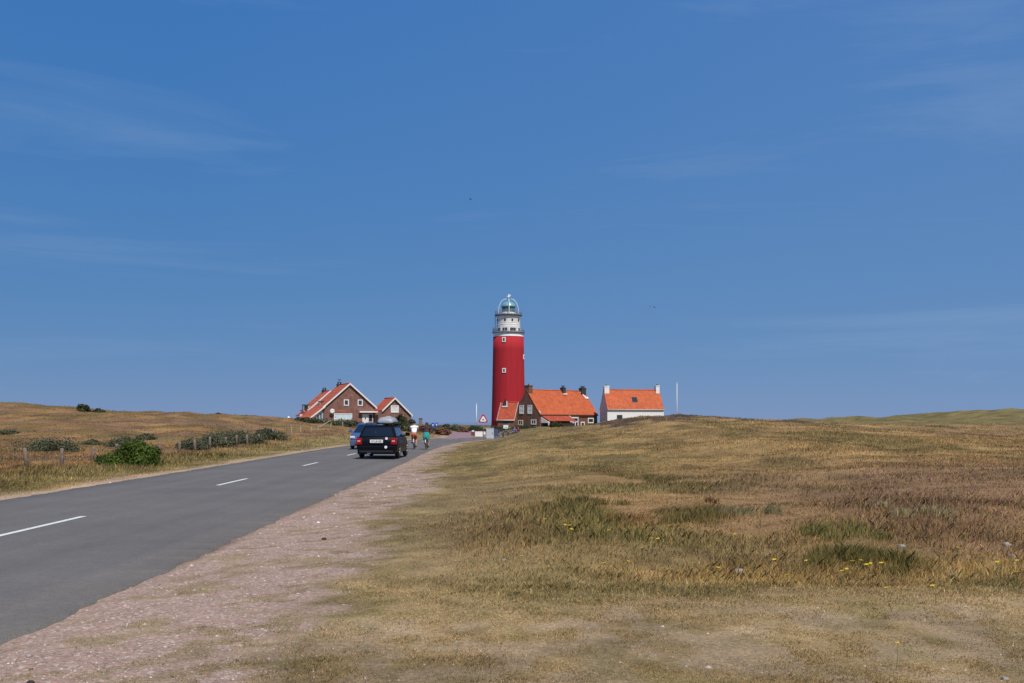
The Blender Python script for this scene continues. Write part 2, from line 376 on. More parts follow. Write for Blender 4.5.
b.inputs['Roughness'].default_value = .95; b.inputs['Specular IOR Level'].default_value = .15
at = nt.nodes.new('ShaderNodeAttribute'); at.attribute_name = 'tone'
tcg = nt.nodes.new('ShaderNodeTexCoord')
def noise_node(sc, det=6, ro=.6):
    q = nt.nodes.new('ShaderNodeTexNoise'); q.inputs['Scale'].default_value = sc; q.inputs['Detail'].default_value = det; q.inputs['Roughness'].default_value = ro
    nt.links.new(tcg.outputs['Object'], q.inputs['Vector']); return q
def mrange(src, a0, a1, b0, b1):
    q = nt.nodes.new('ShaderNodeMapRange'); nt.links.new(src, q.inputs[0])
    for i, v in zip((1, 2, 3, 4), (a0, a1, b0, b1)): q.inputs[i].default_value = v
    return q.outputs[0]
f1 = mrange(noise_node(28, 8, .7).outputs['Fac'], .3, .7, .62, 1.36)
f2 = mrange(noise_node(3.5, 6).outputs['Fac'], .3, .7, .82, 1.18)
mu = nt.nodes.new('ShaderNodeMath'); mu.operation = 'MULTIPLY'; nt.links.new(f1, mu.inputs[0]); nt.links.new(f2, mu.inputs[1])
sc1 = nt.nodes.new('ShaderNodeVectorMath'); sc1.operation = 'SCALE'; nt.links.new(at.outputs['Color'], sc1.inputs[0]); nt.links.new(mu.outputs[0], sc1.inputs['Scale'])
vo = nt.nodes.new('ShaderNodeTexVoronoi'); vo.inputs['Scale'].default_value = 42; nt.links.new(tcg.outputs['Object'], vo.inputs['Vector'])
cr = nt.nodes.new('ShaderNodeValToRGB'); sepc = nt.nodes.new('ShaderNodeSeparateColor'); nt.links.new(vo.outputs['Color'], sepc.inputs[0]); nt.links.new(sepc.outputs[0], cr.inputs['Fac'])
el = cr.color_ramp.elements; el[0].color = (*rgb(104,88,80), 1); el[1].color = (*rgb(216,200,188), 1)
for p, col in ((.25, rgb(146,120,108)), (.55, rgb(166,140,128)), (.78, rgb(172,130,112)), (.93, rgb(190,168,156))):
    e = el.new(p); e.color = (*col, 1)
mg = nt.nodes.new('ShaderNodeMixRGB'); nt.links.new(sc1.outputs[0], mg.inputs['Color1']); nt.links.new(cr.outputs[0], mg.inputs['Color2'])
mw = nt.nodes.new('ShaderNodeMath'); mw.operation = 'MULTIPLY'; mw.inputs[1].default_value = .6; nt.links.new(at.outputs['Alpha'], mw.inputs[0]); nt.links.new(mw.outputs[0], mg.inputs['Fac'])
nt.links.new(mg.outputs[0], b.inputs['Base Color'])
bp = nt.nodes.new('ShaderNodeBump'); bp.inputs['Strength'].default_value = .55; bp.inputs['Distance'].default_value = .02
nt.links.new(noise_node(40, 8, .75).outputs['Fac'], bp.inputs['Height']); nt.links.new(bp.outputs['Normal'], b.inputs['Normal'])
me.materials.append(gm)

# sea beyond the dunes
sea = MB(); sea.lathe([(12000, -3.0)], 96, cap=False) if False else None
sea = MB(); ring = [(12000*math.cos(2*math.pi*i/128), 12000*math.sin(2*math.pi*i/128), -3.0) for i in range(128)]; sea.face(ring)
tag(sea.build('sea', mat('hazy_sea_water', rgb(104,128,160), .6)), kind='structure')  # distant haze is mixed into the base colour of the water

# road
def strip(name, P, offs, mats, z=0.012, skirt=None, kind=True, y0=None):
    mb = MB(); n = len(P); rows = []
    for i in range(n):
        t = P[min(i+1, n-1)]-P[max(i-1, 0)]; t = t/np.linalg.norm(t); nrm = np.array([t[1], -t[0]])
        row = []
        for o_ in offs:
            q = P[i]+nrm*o_
            zz = z+(.03*(1-(o_/ROADW)**2) if abs(o_) <= ROADW+.01 else -0.06)
            row.append(mb.bm.verts.new((q[0], q[1], zz)))
        rows.append(row)
    for a_, b_ in zip(rows, rows[1:]):
        for j in range(len(offs)-1): mb.bm.faces.new((a_[j], a_[j+1], b_[j+1], b_[j])).smooth = True
    return mb.build(name, mats)
am = bpy.data.materials.new('asphalt'); am.use_nodes = True; nt = am.node_tree; b = nt.nodes['Principled BSDF']
b.inputs['Roughness'].default_value = .82; b.inputs['Specular IOR Level'].default_value = .35
tcg = nt.nodes.new('ShaderNodeTexCoord')
na = noise_node(60, 8, .8); nb = noise_node(.35, 5); 
mpn = nt.nodes.new('ShaderNodeMapping'); mpn.inputs['Scale'].default_value = (2.2, .05, 1); nt.links.new(tcg.outputs['Object'], mpn.inputs['Vector'])
nc = nt.nodes.new('ShaderNodeTexNoise'); nc.inputs['Scale'].default_value = 1.0; nt.links.new(mpn.outputs[0], nc.inputs['Vector'])
m1 = mrange(na.outputs['Fac'], .3, .7, .55, 1.45); m2 = mrange(nb.outputs['Fac'], .3, .7, .88, 1.12); m3 = mrange(nc.outputs['Fac'], .3, .7, .93, 1.07)
ng = noise_node(11, 10, .85); m4 = mrange(ng.outputs['Fac'], .3, .7, .80, 1.2)
q0 = nt.nodes.new('ShaderNodeMath'); q0.operation = 'MULTIPLY'; nt.links.new(m1, q0.inputs[0]); nt.links.new(m4, q0.inputs[1]); m1 = q0.outputs[0]
q1 = nt.nodes.new('ShaderNodeMath'); q1.operation = 'MULTIPLY'; nt.links.new(m1, q1.inputs[0]); nt.links.new(m2, q1.inputs[1])
q2 = nt.nodes.new('ShaderNodeMath'); q2.operation = 'MULTIPLY'; nt.links.new(q1.outputs[0], q2.inputs[0]); nt.links.new(m3, q2.inputs[1])
sc1 = nt.nodes.new('ShaderNodeVectorMath'); sc1.operation = 'SCALE'; sc1.inputs[0].default_value = rgb(104,99,93); nt.links.new(q2.outputs[0], sc1.inputs['Scale'])
nt.links.new(sc1.outputs[0], b.inputs['Base Color'])
bp = nt.nodes.new('ShaderNodeBump'); bp.inputs['Strength'].default_value = .35; bp.inputs['Distance'].default_value = .01
nt.links.new(noise_node(90, 6, .8).outputs['Fac'], bp.inputs['Height']); nt.links.new(bp.outputs['Normal'], b.inputs['Normal'])
offs = [-ROADW-.03, -ROADW, -ROADW*.75, -ROADW*.5, -ROADW*.25, 0, ROADW*.25, ROADW*.5, ROADW*.75, ROADW, ROADW+.03]
dense = catmull(RC, 90)
# ragged asphalt edges
road = strip('road', dense, offs, am); tag(road, kind='structure')
for v in road.data.vertices:
    if v.index % len(offs) in (0, 1, len(offs)-2, len(offs)-1):
        j = (fbm(np.array([v.co.x*3]), np.array([v.co.y*2.2]), 91, 6, .7)[0]-.5)*.30; v.co.x += j
seg = np.linalg.norm(np.diff(dense, axis=0), axis=1); cum = np.concatenate([[0], np.cumsum(seg)])
def along(yv): return float(np.interp(yv, dense[:, 1], cum))
def at_s(s): return np.array([np.interp(s, cum, dense[:, 0]), np.interp(s, cum, dense[:, 1])])
dm = MB(); s0 = along(13.9)
for k in range(-4, 8):
    a_ = s0+k*11.25; pts = [at_s(a_+t*3.0) for t in (0, .33, .67, 1)]
    for p, q in zip(pts, pts[1:]):
        t = (q-p)/np.linalg.norm(q-p); nn = np.array([t[1], -t[0]])*.055
        dm.face([(*(p-nn), .0465), (*(p+nn), .0465), (*(q+nn), .0465), (*(q-nn), .0465)])
tag(dm.build('road_markings', mat('road_paint', rgb(214,214,208), .7, noise=.16, scale=30)), kind='structure')
tk = strip('side_track', TRACK, [-1.3, 0, 1.3], mat('track_brick', rgb(140,112,112), .9, noise=.2, scale=6), z=.05)
for v in tk.data.vertices: v.co.z = zt(v.co.x, v.co.y)+.06
tag(tk, kind='structure')
# ------------------------------------------------------------------ building materials
M_red = mat('red_paint', rgb(168,26,38), .85, noise=.13, scale=.5, bump=.1)
# weather streaks down the red paint
_nt = M_red.node_tree; _n = [k for k in _nt.nodes if k.type == 'TEX_NOISE'][0]; _t = [k for k in _nt.nodes if k.type == 'TEX_COORD'][0]
_m = _nt.nodes.new('ShaderNodeMapping'); _m.inputs['Scale'].default_value = (3.2, 3.2, .22); _nt.links.new(_t.outputs['Object'], _m.inputs[0]); _nt.links.new(_m.outputs[0], _n.inputs['Vector'])
M_white = mat('white_paint', rgb(226,224,220), .6, noise=.05, scale=1.5)
M_offw = mat('weathered_white', rgb(234,231,226), .7, noise=.14, scale=1.8)
M_deck = mat('gallery_steel', rgb(112,116,124), .6, noise=.2, scale=2)
M_rail = mat('rail_steel', rgb(128,132,140), .5)
M_dark = mat('dark_opening', (.012, .012, .014), .5)
M_dome = mat('verdigris_dome', rgb(128,176,180), .35, metal=.3, noise=.15, scale=3)
M_lens = mat('lantern_lens', rgb(140,170,176), .12, metal=.5)
M_glass = mat('window_glass', (.03, .04, .05), .06, spec=.8)
M_brick = brickmat('brown_brick', rgb(112,66,58), rgb(134,84,72), rgb(140,124,114))
M_dbrick = brickmat('dark_brick', rgb(104,66,50), rgb(122,80,60), rgb(124,106,92))
M_tile = tilemat('orange_pantiles', rgb(206,102,54), rgb(188,88,44))
M_tile3 = tilemat('bright_pantiles', rgb(208,104,62), rgb(190,88,50))
M_tile2 = tilemat('rust_pantiles', rgb(186,84,52), rgb(166,68,42))
M_lead = mat('grey_flashing', rgb(190,190,188), .6, noise=.1)
M_curtain = mat('net_curtain', rgb(206,212,212), .9, noise=.12, scale=3)
M_cream = mat('white_render', rgb(232,230,226), .8, noise=.05, scale=1.2, bump=.1)
M_lintel = mat('brick_lintel', rgb(176,104,72), .9, noise=.1)
M_soil = mat('chimney_soot', rgb(62,56,56), .9, noise=.2)
M_garage = mat('pale_blue_panel', rgb(196,214,220), .5, noise=.05)
M_timber = mat('dark_timber', rgb(52,44,42), .85, noise=.2)

# ------------------------------------------------------------------ lighthouse
LX, LY = -0.9, 262.0
lh = empty('lighthouse', (LX, LY, 0), 0, 'tall round red lighthouse with a white top, green lantern dome and galleries', 'lighthouse')
t = MB(); t.lathe([(4.42, .2), (4.34, 2.2), (4.2, 8), (4.08, 14), (3.97, 20), (3.92, 23.3)], 64); t.build('tower', M_red, lh)
t = MB(); t.lathe([(3.96, 23.3), (3.84, 23.45), (3.84, 24.1), (3.98, 24.25)], 64); t.build('collar', M_offw, lh)
t = MB(); t.lathe([(3.9, 24.25), (4.18, 24.3), (4.2, 24.5), (3.0, 24.52)], 64); g_ = t.build('gallery', M_deck, lh)
def railing(r, z, hgt, n, parent, k=3):
    q = MB()
    for i in range(n):
        a_ = 2*math.pi*i/n; q.tube([(r*math.cos(a_), r*math.sin(a_), z), (r*math.cos(a_), r*math.sin(a_), z+hgt)], .03, 5)
    for j in range(k): q.torus((0, 0, z+hgt*(j+1)/k), (0, 0, 1), r, .028, 48, 5)
    return q.build('railing', M_rail, parent)
railing(4.05, 24.5, 1.15, 36, g_)
t = MB(); t.lathe([(3.12, 24.5), (3.02, 24.9), (2.98, 28.35), (3.12, 28.6)], 48); drum = t.build('watch_room', M_offw, lh)
def on_round(parent, name, r, ang, z, w, h, fm, pm, fr=.16, proud=.06, frame=True):
    """framed opening on a round wall; ang = degrees from the side that faces the road"""
    o = empty_m = None
    q = MB(); 
    def pr(w_, h_, d_, mat_, nm, par):
        q = MB(); q.box(-w_/2, w_/2, -d_, .25, -h_/2, h_/2)
        ob = q.build(nm, mat_, par); return ob
    a_ = R(ang); px_, py_ = r*math.sin(a_), -r*math.cos(a_)
    if frame:
        f = pr(w, h, proud, fm, name, parent); f.location = (px_, py_, z); f.rotation_euler = (0, 0, a_)
        p_ = pr(w-2*fr, h-2*fr, proud+.025, pm, 'pane', f); return f
    f = pr(w, h, proud, pm, name, parent); f.location = (px_, py_, z); f.rotation_euler = (0, 0, a_); return f
for ang, z, w, h in ((-16.5, 22.4, .92, 1.25), (-15.5, 14.6, .92, 1.15), (76, 18.2, .9, 1.2)):
    on_round(lh, 'window', 3.95+(22.4-z)*.018, ang, z, w, h, M_offw, M_glass, .24, .14)
for ang in (-66, -17, 19, 58): on_round(drum, 'porthole', 3.0, ang, 27.5, .42, .62, M_offw, M_dark, frame=False)
for ang, w in ((-52, .8), (-24, .5), (-11, .6), (15, .75), (30, .7), (62, .6)): on_round(drum, 'opening', 3.04, ang, 25.15, w, .75, M_offw, M_dark, frame=False)
q = MB(); q.torus((0, 0, 26.4), (0, 0, 1), 3.02, .05, 48, 5); q.torus((0, 0, 26.9), (0, 0, 1), 3.02, .03, 48, 5); q.build('band', M_offw, drum)
t = MB(); t.lathe([(3.1, 28.6), (3.5, 28.7), (3.52, 28.95), (3.5, 29.05), (1.8, 29.1)], 48); g2 = t.build('lantern_gallery', M_deck, lh)
railing(3.42, 29.05, .85, 28, g2)
q = MB()
for k_ in range(5): q.tube([(-3.35-.02*k_, -.6+.3*k_, 24.5), (-3.35-.02*k_, -.6+.3*k_, 28.7)], .04, 5)
for k_ in range(9): q.tube([(-3.38, -.6, 24.8+.42*k_), (-3.4, 0, 24.8+.42*k_)], .03, 4)
q.build('ladder', M_rail, lh)
lan = MB().lathe([(1.75, 29.05), (1.75, 29.55), (1.68, 29.6)], 32); lan = lan.build('lantern_base', M_offw, lh)
q = MB(); q.lathe([(1.55, 29.6), (1.55, 31.0)], 24); q.build('lantern_glass', M_lens, lh)
q = MB()
for i in range(16):
    a_ = 2*math.pi*i/16; q.tube([(1.64*math.cos(a_), 1.64*math.sin(a_), 29.55), (1.64*math.cos(a_), 1.64*math.sin(a_), 31.05)], .045, 5)
for z in (30.05, 30.55): q.torus((0, 0, z), (0, 0, 1), 1.64, .035, 40, 5)
q.build('glazing_bars', M_deck, lh)
q = MB(); q.lathe([(1.85, 31.0), (1.9, 31.1), (1.82, 31.35), (1.6, 31.8), (1.2, 32.15), (.65, 32.38), (.3, 32.42), (.3, 32.8), (.08, 32.9)], 32); q.build('dome', M_dome, lh)
q = MB(); q.tube([(0, 0, 32.7), (0, 0, 34.3)], .07, 6); q.ball((0, 0, 33.55), .28); q.tube([(-.55, 0, 33.75), (.55, 0, 33.75)], .05, 5); q.box(-.1, .6, -.03, .03, 33.9, 34.2); q.build('finial', M_white, lh)
q = MB()
for a0 in (4, 94, 184, 274):
    a_ = R(a0); pts = []
    for i in range(11):
        s_ = i/10; rr = 2.66*max(0.001, math.cos(s_*1.5))**.65; z = 29.05+4.0*math.sin(s_*math.pi/2)**1.15 if i else 29.05
        pts.append((rr*math.cos(a_), rr*math.sin(a_), z))
    q.tube(pts, .085, 6)
q.build('guard_arches', M_white, lh)
q = MB(); q.tube([(-2.8, -1.4, 29), (-2.8, -1.4, 31.2)], .04, 5); q.build('aerial', M_rail, lh)

# ------------------------------------------------------------------ gable house kit
# local frame: x along the ridge (0..Ln), y across (0..W), front long wall at y=0, gable at x=0
def gable_house(t, Ln, W, z0, ze, zr, bm_, tm, th=.16, over=.25, verge=None, gover=.12):
    q = MB(); q.prism([(0, z0), (W, z0), (W, ze), (W/2, zr), (0, ze)], Ln, axis='x'); wall = q.build('wall', bm_, t)
    s = (zr-ze)/(W/2); q = MB()
    n = Vector((0, -s, 1)).normalized()
    for sg in (0, 1):
        yr = W/2; ye = -over if sg == 0 else W+over; zo = ze-s*over
        pts = [(-gover, yr, zr), (Ln+gover, yr, zr), (Ln+gover, ye, zo), (-gover, ye, zo)]
        up = Vector((0, 0, th))
        A = [Vector(p)+up for p in pts]; B = [Vector(p)+Vector((0, 0, .01)) for p in pts]
        va = [q.bm.verts.new(p) for p in A]; vb = [q.bm.verts.new(p) for p in B]
        q.bm.faces.new(va); q.bm.faces.new(vb[::-1])
        for i in range(4): q.bm.faces.new((va[i], vb[i], vb[(i+1) % 4], va[(i+1) % 4]))
    q.tube([(-gover, W/2, zr+th), (Ln+gover, W/2, zr+th)], .13, 8)
    roof = q.build('roof', tm, t)
    if verge:
        for xx in (-gover-.07, Ln+gover):
            q = MB()
            for sg in (0, 1):
                ye = -over if sg == 0 else W+over; zo = ze-s*over
                A = [(xx, W/2, zr+th+.03), (xx, ye, zo+th+.03), (xx, ye, zo-.14), (xx, W/2, zr-.14)]
                B = [(xx+.07, *p[1:]) for p in A]
                va = [q.bm.verts.new(p) for p in A]; vb = [q.bm.verts.new(p) for p in B]
                q.bm.faces.new(va); q.bm.faces.new(vb[::-1])
                for i in range(4): q.bm.faces.new((va[i], vb[i], vb[(i+1) % 4], va[(i+1) % 4]))
            q.build('verge_board', verge, roof)
    return wall, roof
def window(parent, wallaxis, u, z, w, h, fm=None, pm=None, at=0.0, bars=(1, 0), fr=.1, name='window'):
    """framed window: wallaxis 'g' = gable wall at x=at (u along y), 'f' = front wall at y=at (u along x)"""
    fm = fm or M_white; pm = pm or M_glass
    def bx(q, u0, u1, d0, d1, z0, z1):
        if wallaxis == 'g': q.box(at+d0, at+d1, u0, u1, z0, z1)
        else: q.box(u0, u1, at+d0, at+d1, z0, z1)
    q = MB()
    bx(q, u-w/2, u-w/2+fr, -.07, .03, z-h/2, z+h/2); bx(q, u+w/2-fr, u+w/2, -.07, .03, z-h/2, z+h/2)
    bx(q, u-w/2+fr, u+w/2-fr, -.07, .03, z+h/2-fr, z+h/2); bx(q, u-w/2+fr, u+w/2-fr, -.09, .03, z-h/2, z-h/2+fr)
    for i in range(bars[0]-1):
        c = u-w/2+w*(i+1)/bars[0]; bx(q, c-fr*.3, c+fr*.3, -.05, .03, z-h/2+fr, z+h/2-fr)
    for i in range(bars[1]):
        c = z-h/2+h*(i+1)/(bars[1]+1); bx(q, u-w/2+fr, u+w/2-fr, -.055, .02, c-fr*.3, c+fr*.3)
    f = q.build(name, fm, parent)
    q = MB(); bx(q, u-w/2+fr, u+w/2-fr, -.02, .015, z-h/2+fr, z+h/2-fr); q.build('pane', pm, f)
    return f
def chimney(parent, x, y, z0, z1, w, d, m, pots=1, cap=True, flash=True):
    q = MB(); q.box(x-w/2, x+w/2, y-d/2, y+d/2, z0, z1, .02); q.box(x-w/2-.07, x+w/2+.07, y-d/2-.07, y+d/2+.07, z1-.22, z1-.06)
    c = q.build('chimney', m, parent)
    q = MB()
    for i in range(pots): q.lathe([(.14, z1), (.12, z1+.35)], 12, x+(i-(pots-1)/2)*.5, y)
    if cap: q.box(x-w*.4, x+w*.4, y-d*.4, y+d*.4, z1+.38, z1+.44); 
    q.build('chimney_pot', M_soil, c)
    if flash:
        q = MB(); q.box(x-w/2-.1, x+w/2+.1, y-d/2-.12, y+d/2+.1, z0+.0, z0+.85); q.build('flashing', M_lead, c)
    return c

# ------------------------------------------------------------------ brown brick cottage under the lighthouse
ang = R(43); bh = empty('brick_cottage', (6.2, 230, 0), ang, 'long brown brick cottage with orange tiled roof right of the lighthouse foot', 'house')
Ln, W = 19.2, 8.5
wall, roof = gable_house(bh, Ln, W, 0.2, 3.45, 8.85, M_dbrick, M_tile, over=.2, gover=.06)
for u, z, w, h, b_ in ((5.85, 4.45, 1.45, 2.0, (2, 1)), (3.15, 4.45, 1.45, 2.0, (2, 1)), (6.2, 1.45, 1.6, 1.2, (2, 0)), (1.9, 1.6, 1.7, 1.15, (2, 0))):
    window(wall, 'g', u, z, w, h, M_offw, M_curtain if z > 3 else M_glass, bars=b_, fr=.2)
chimney(roof, .62, W/2, 8.1, 10.0, 1.2, 1.5, M_dbrick, 1, False, False)
chimney(roof, 11.7, W/2-.2, 8.5, 9.7, 1.0, .9, M_soil, 2, True, False)
chimney(roof, 18.2, W/2-.4, 8.2, 9.75, 1.5, 1.0, M_soil, 3, True, False)
q = MB(); q.box(11.1, 12.3, 3.2, 3.5, 8.0, 8.35); q.build('flashing', M_white, roof)
q = MB(); q.slab([(17.3, 3.95, 8.75), (17.6, 3.95, 8.75), (18.6, 2.9, 7.4), (18.0, 2.9, 7.4)], .1); q.slab([(18.0, 3.0, 7.55), (19.1, 3.0, 7.55), (19.1, 2.7, 7.15), (18.0, 2.7, 7.15)], .1); q.build('flashing', M_white, roof)
q = MB(); q.slab([(.2, 3.95, 8.75), (.9, 3.95, 8.75), (.9, 3.6, 8.28), (.2, 3.6, 8.28)], .02); q.build('flashing', M_lead, roof)
q = MB(); q.tube([(-.05, -.3, 3.15), (Ln+.05, -.3, 3.15)], .09, 6); q.build('gutter', M_soil, roof)
q = MB(); q.slab([(.0, -.22, 3.55), (.25, -.22, 3.55), (.25, .35, 4.25), (0, .35, 4.25)], .03); q.build('verge_end', M_lead, roof)
# porch: lean-to tiled roof on white posts
po = MB(); po.slab([(.5, -.1, 2.95), (9.3, -.1, 2.95), (9.3, -2.5, 1.75), (.5, -2.5, 1.75)], .14); por = po.build('porch_roof', M_tile2, bh)
q = MB(); q.prism([(-.1, 2.75), (-2.5, 1.55), (-2.5, .9), (-2.3, .9), (-2.3, 1.4), (-.1, 1.4)], .12, 'x', .35); q.build('porch_cheek', M_white, bh)
for x in (.55, 2.2, 9.1):
    q = MB(); q.box(x-.09, x+.09, -2.45, -2.27, .2, 1.72); q.slab([(x-.5, -2.3, 1.72), (x+.5, -2.3, 1.72), (x+.09, -2.3, 1.25), (x-.09, -2.3, 1.25)], .08); q.build('post', M_white, bh)
q = MB(); q.box(2.6, 9.0, -2.35, -2.25, .2, 1.3); q.build('porch_screen', M_timber, bh)
q = MB(); q.slab([(9.2, -2.3, 1.9), (9.35, -2.3, 1.9), (9.35, -.1, 3.2), (9.2, -.1, 3.2)], .1); q.build('porch_verge', M_white, bh)
dr = MB(); dr.box(9.4, 12.4, -.35, -.05, 2.45, 2.75); dr.box(9.4, 12.4, -.3, -.05, 1.55, 1.75); dr.box(9.4, 9.6, -.3, -.05, 1.55, 2.45); dr.box(12.2, 12.4, -.3, -.05, .2, 2.45); dr.box(10.5, 10.75, -.3, -.05, .2, 1.55)
drf = dr.build('entrance_frame', M_white, bh); q = MB(); q.box(9.6, 12.2, -.14, -.03, .3, 2.4); q.build('pane', M_glass, drf)
window(wall, 'f', 14.1, 1.1, 1.3, 1.1, M_offw, M_timber, fr=.22)
window(wall, 'f', 16.9, 1.95, 2.0, 1.25, M_offw, M_glass, fr=.24)

an = empty('tiled_outbuilding', (-3.3, 233.5, 0), R(-16), 'small orange roofed outbuilding squeezed between the red tower and the brick gable', 'outbuilding')
w2, r2 = gable_house(an, 3.9, 6.4, .2, 2.15, 6.0, M_dbrick, M_tile2, over=.2, gover=.1, verge=M_lead)
q = MB(); q.tube([(-.1, -.25, 2.0), (4.0, -.25, 2.0)], .09, 6); q.build('gutter', M_white, r2)
chimney(r2, 1.1, 2.5, 5.3, 6.5, .5, .5, M_soil, 1, True, False)
q = MB(); q.box(.5, 1.8, 1.9, 2.15, 5.0, 5.3); q.box(1.5, 1.7, 2.0, 2.2, 5.3, 6.4); q.build('flashing', M_white, r2)
window(w2, 'f', 1.9, 1.2, 1.6, .9, M_dbrick, M_glass, fr=.12)

# ------------------------------------------------------------------ white cottage
wh = empty('white_cottage', (21.9, 235, 0), R(10.2), 'white rendered cottage with orange roof half hidden by the dune', 'house')
Ln, W = 13.5, 6.6
w3, r3 = gable_house(wh, Ln, W, 0.2, 4.6, 8.95, M_cream, M_tile, over=.15, gover=.04)
w3.data.materials.append(mat('shaded_white_render', rgb(182,190,190), .9, noise=.10, scale=1.0))  # greyer copy of the white render: gable shade painted into its colour
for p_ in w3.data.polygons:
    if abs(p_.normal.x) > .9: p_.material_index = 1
q = MB(); q.tube([(-.02, -.25, 4.42), (Ln+.02, -.25, 4.42)], .1, 6); q.build('gutter', M_lead, r3)
chimney(r3, .62, W/2, 8.0, 10.0, 1.15, 1.3, M_cream, 1, False, False)
chimney(r3, Ln-.55, W/2, 8.2, 10.15, .9, 1.2, M_cream, 1, False, False)
q = MB(); q.lathe([(.3, 10.15), (.25, 10.35)], 10, Ln-.55, W/2); q.build('chimney_cap', M_soil, r3)
s = (8.95-4.6)/(W/2); a0, a1 = 1.05, 1.95
q = MB(); q.slab([(6.3, a0, 4.6+s*a0+.24), (7.6, a0, 4.6+s*a0+.24), (7.6, a1, 4.6+s*a1+.24), (6.3, a1, 4.6+s*a1+.24)], .12); sk = q.build('skylight', M_soil, r3)
q = MB(); q.slab([(6.42, a0+.1, 4.6+s*(a0+.1)+.26), (7.48, a0+.1, 4.6+s*(a0+.1)+.26), (7.48, a1-.1, 4.6+s*(a1-.1)+.26), (6.42, a1-.1, 4.6+s*(a1-.1)+.26)], .02); q.build('pane', M_glass, sk)
window(w3, 'f', 2.9, 2.75, 1.3, .95, M_soil, M_glass, bars=(2, 0), fr=.08)

# ------------------------------------------------------------------ house group on the left: gables face the road
# local frame: x across the gable (to the right), y going away, gable at y=0
def front_gable(t, hw, Ln, z0, ze, zr, bm_, tm, th=.18, over=.35, gover=.3, left=None):
    poly = [(-hw, z0), (hw, z0), (hw, ze), (0, zr), (-hw, ze)]
    q = MB(); q.prism(poly, Ln, 'y'); wall = q.build('wall', bm_, t)
    s = (zr-ze)/hw; q = MB(); vg = MB()
    lx = left or hw+over; ends = [(-lx, zr-s*lx), (hw+over, zr-s*(hw+over))]
    for ex, ez in ends:
        def pan(qq, y0, y1, up, dn):
            A = [(0, y0, zr+up), (0, y1, zr+up), (ex, y1, ez+up), (ex, y0, ez+up)]; B = [(p[0], p[1], p[2]-up+dn) for p in A]
            va = [qq.bm.verts.new(p) for p in A]; vb = [qq.bm.verts.new(p) for p in B]
            qq.bm.faces.new(va); qq.bm.faces.new(vb[::-1])
            for i in range(4): qq.bm.faces.new((va[i], vb[i], vb[(i+1) % 4], va[(i+1) % 4]))
        pan(q, -gover, Ln+gover, th, .01); pan(vg, -gover-.07, -gover, th+.03, -.13)
    q.tube([(0, -gover, zr+th), (0, Ln+gover, zr+th)], .12, 8)
    roof = q.build('roof', tm, t); vg.build('verge_board', M_white, roof)
    return wall, roof
def fwin(p, u, z, w, h, **k): return window(p, 'f', u, z, w, h, **k)

A = R(21)
mh = empty('brick_house', (-30.1, 190, 0), A, 'large brick house with wide gable, white door and long orange roof sweeping low', 'house')
wall, roof = front_gable(mh, 4.75, 10.5, .3, 4.45, 8.65, M_brick, M_tile3)
fwin(wall, -.65, 5.2, .95, 1.15, fr=.17); fwin(wall, 1.95, 5.2, .95, 1.15, fr=.17)
fwin(wall, -1.25, 2.15, 3.4, 2.05, pm=M_garage, fr=.14, bars=(3, 1), name='garage_door')
q = MB(); q.box(-2.2, -.8, -.03, .02, 3.55, 3.8); q.build('lintel', M_lintel, wall)
q = MB(); q.tube([(-3.35, -.05, 2.9), (-3.35, -.35, 3.5)], .03, 5); q.lathe([(.02, 0), (.25, .03), (.44, .12), (.44, .14), (.2, .06), (.02, .03)], 20)
for v in q.bm.verts:
    if v.co.z < 1: v.co = Vector((-3.35+v.co.x, -.42-v.co.z, 3.6+v.co.y))
q.build('satellite_dish', M_white, mh)
# sweep of roof continued lower on the left over a glazed lean-to
s_ = 4.2/4.55
q = MB()
Aq = [(-4.9, .0, 4.25), (-4.9, 11.5, 4.25), (-7.35, 11.5, 2.35), (-7.35, .0, 2.35)]
q.slab(Aq[::-1], .16); lr = q.build('lean_to_roof', M_tile3, mh)
q = MB(); Av = [(-4.6, -.34, 4.62), (-7.45, -.34, 2.42), (-7.45, -.34, 2.12), (-4.6, -.34, 4.3)]; q.slab(Av, -.09); q.build('verge_board', M_white, lr)
q = MB(); q.prism([(-7.2, .3), (-4.56, .3), (-4.56, 4.1), (-7.2, 2.2)], 11, 'y', .25); lt = q.build('lean_to_wall', M_brick, mh)
for k_ in range(5):
    x0 = -7.1+k_*.5; zt_ = 2.2+(x0+.45+7.2)*.7-.15
    q = MB(); q.box(x0, x0+.08, .08, .25, .5, zt_-.2); q.box(x0+.08, x0+.42, .08, .25, zt_-.3, zt_-.2); q.box(x0+.42, x0+.5, .08, .25, .5, zt_-.15); f = q.build('window', M_lead, lt)
    q = MB(); q.box(x0+.08, x0+.42, .15, .24, .5, zt_-.3); q.build('pane', mat('lean_to_glass', rgb(96,112,122), .15) if k_ == 0 else bpy.data.materials['lean_to_glass'], f)
chimney(roof, 0, 9.6, 8.2, 8.95, .9, .9, M_soil, 2, True, False)
q = MB(); q.tube([(0, 9.6, 9.3), (0, 9.6, 9.9)], .04, 5); q.box(-.3, .3, 9.58, 9.62, 9.75, 9.9); q.build('weather_vane', M_soil, roof)
# roof dormers on the left slope
def dormer(parent, x, y, zb, w, h, zf):
    q = MB(); q.box(x-.1, x+1.1, y-w/2, y+w/2, zb, zb+h); d_ = q.build('dormer', M_lead, parent)
    q = MB(); q.box(x-.18, x+1.2, y-w/2-.12, y+w/2+.12, zb+h, zb+h+.1); q.build('dormer_roof', M_soil, d_)
    q = MB(); q.box(x, x+.8, y-w/2-.02, y-w/2, zb+.15, zb+h-.12); q.build('pane', M_glass, d_)
    return d_
dormer(roof, -4.4, 6.5, 4.5, 1.5, 1.0, 0)
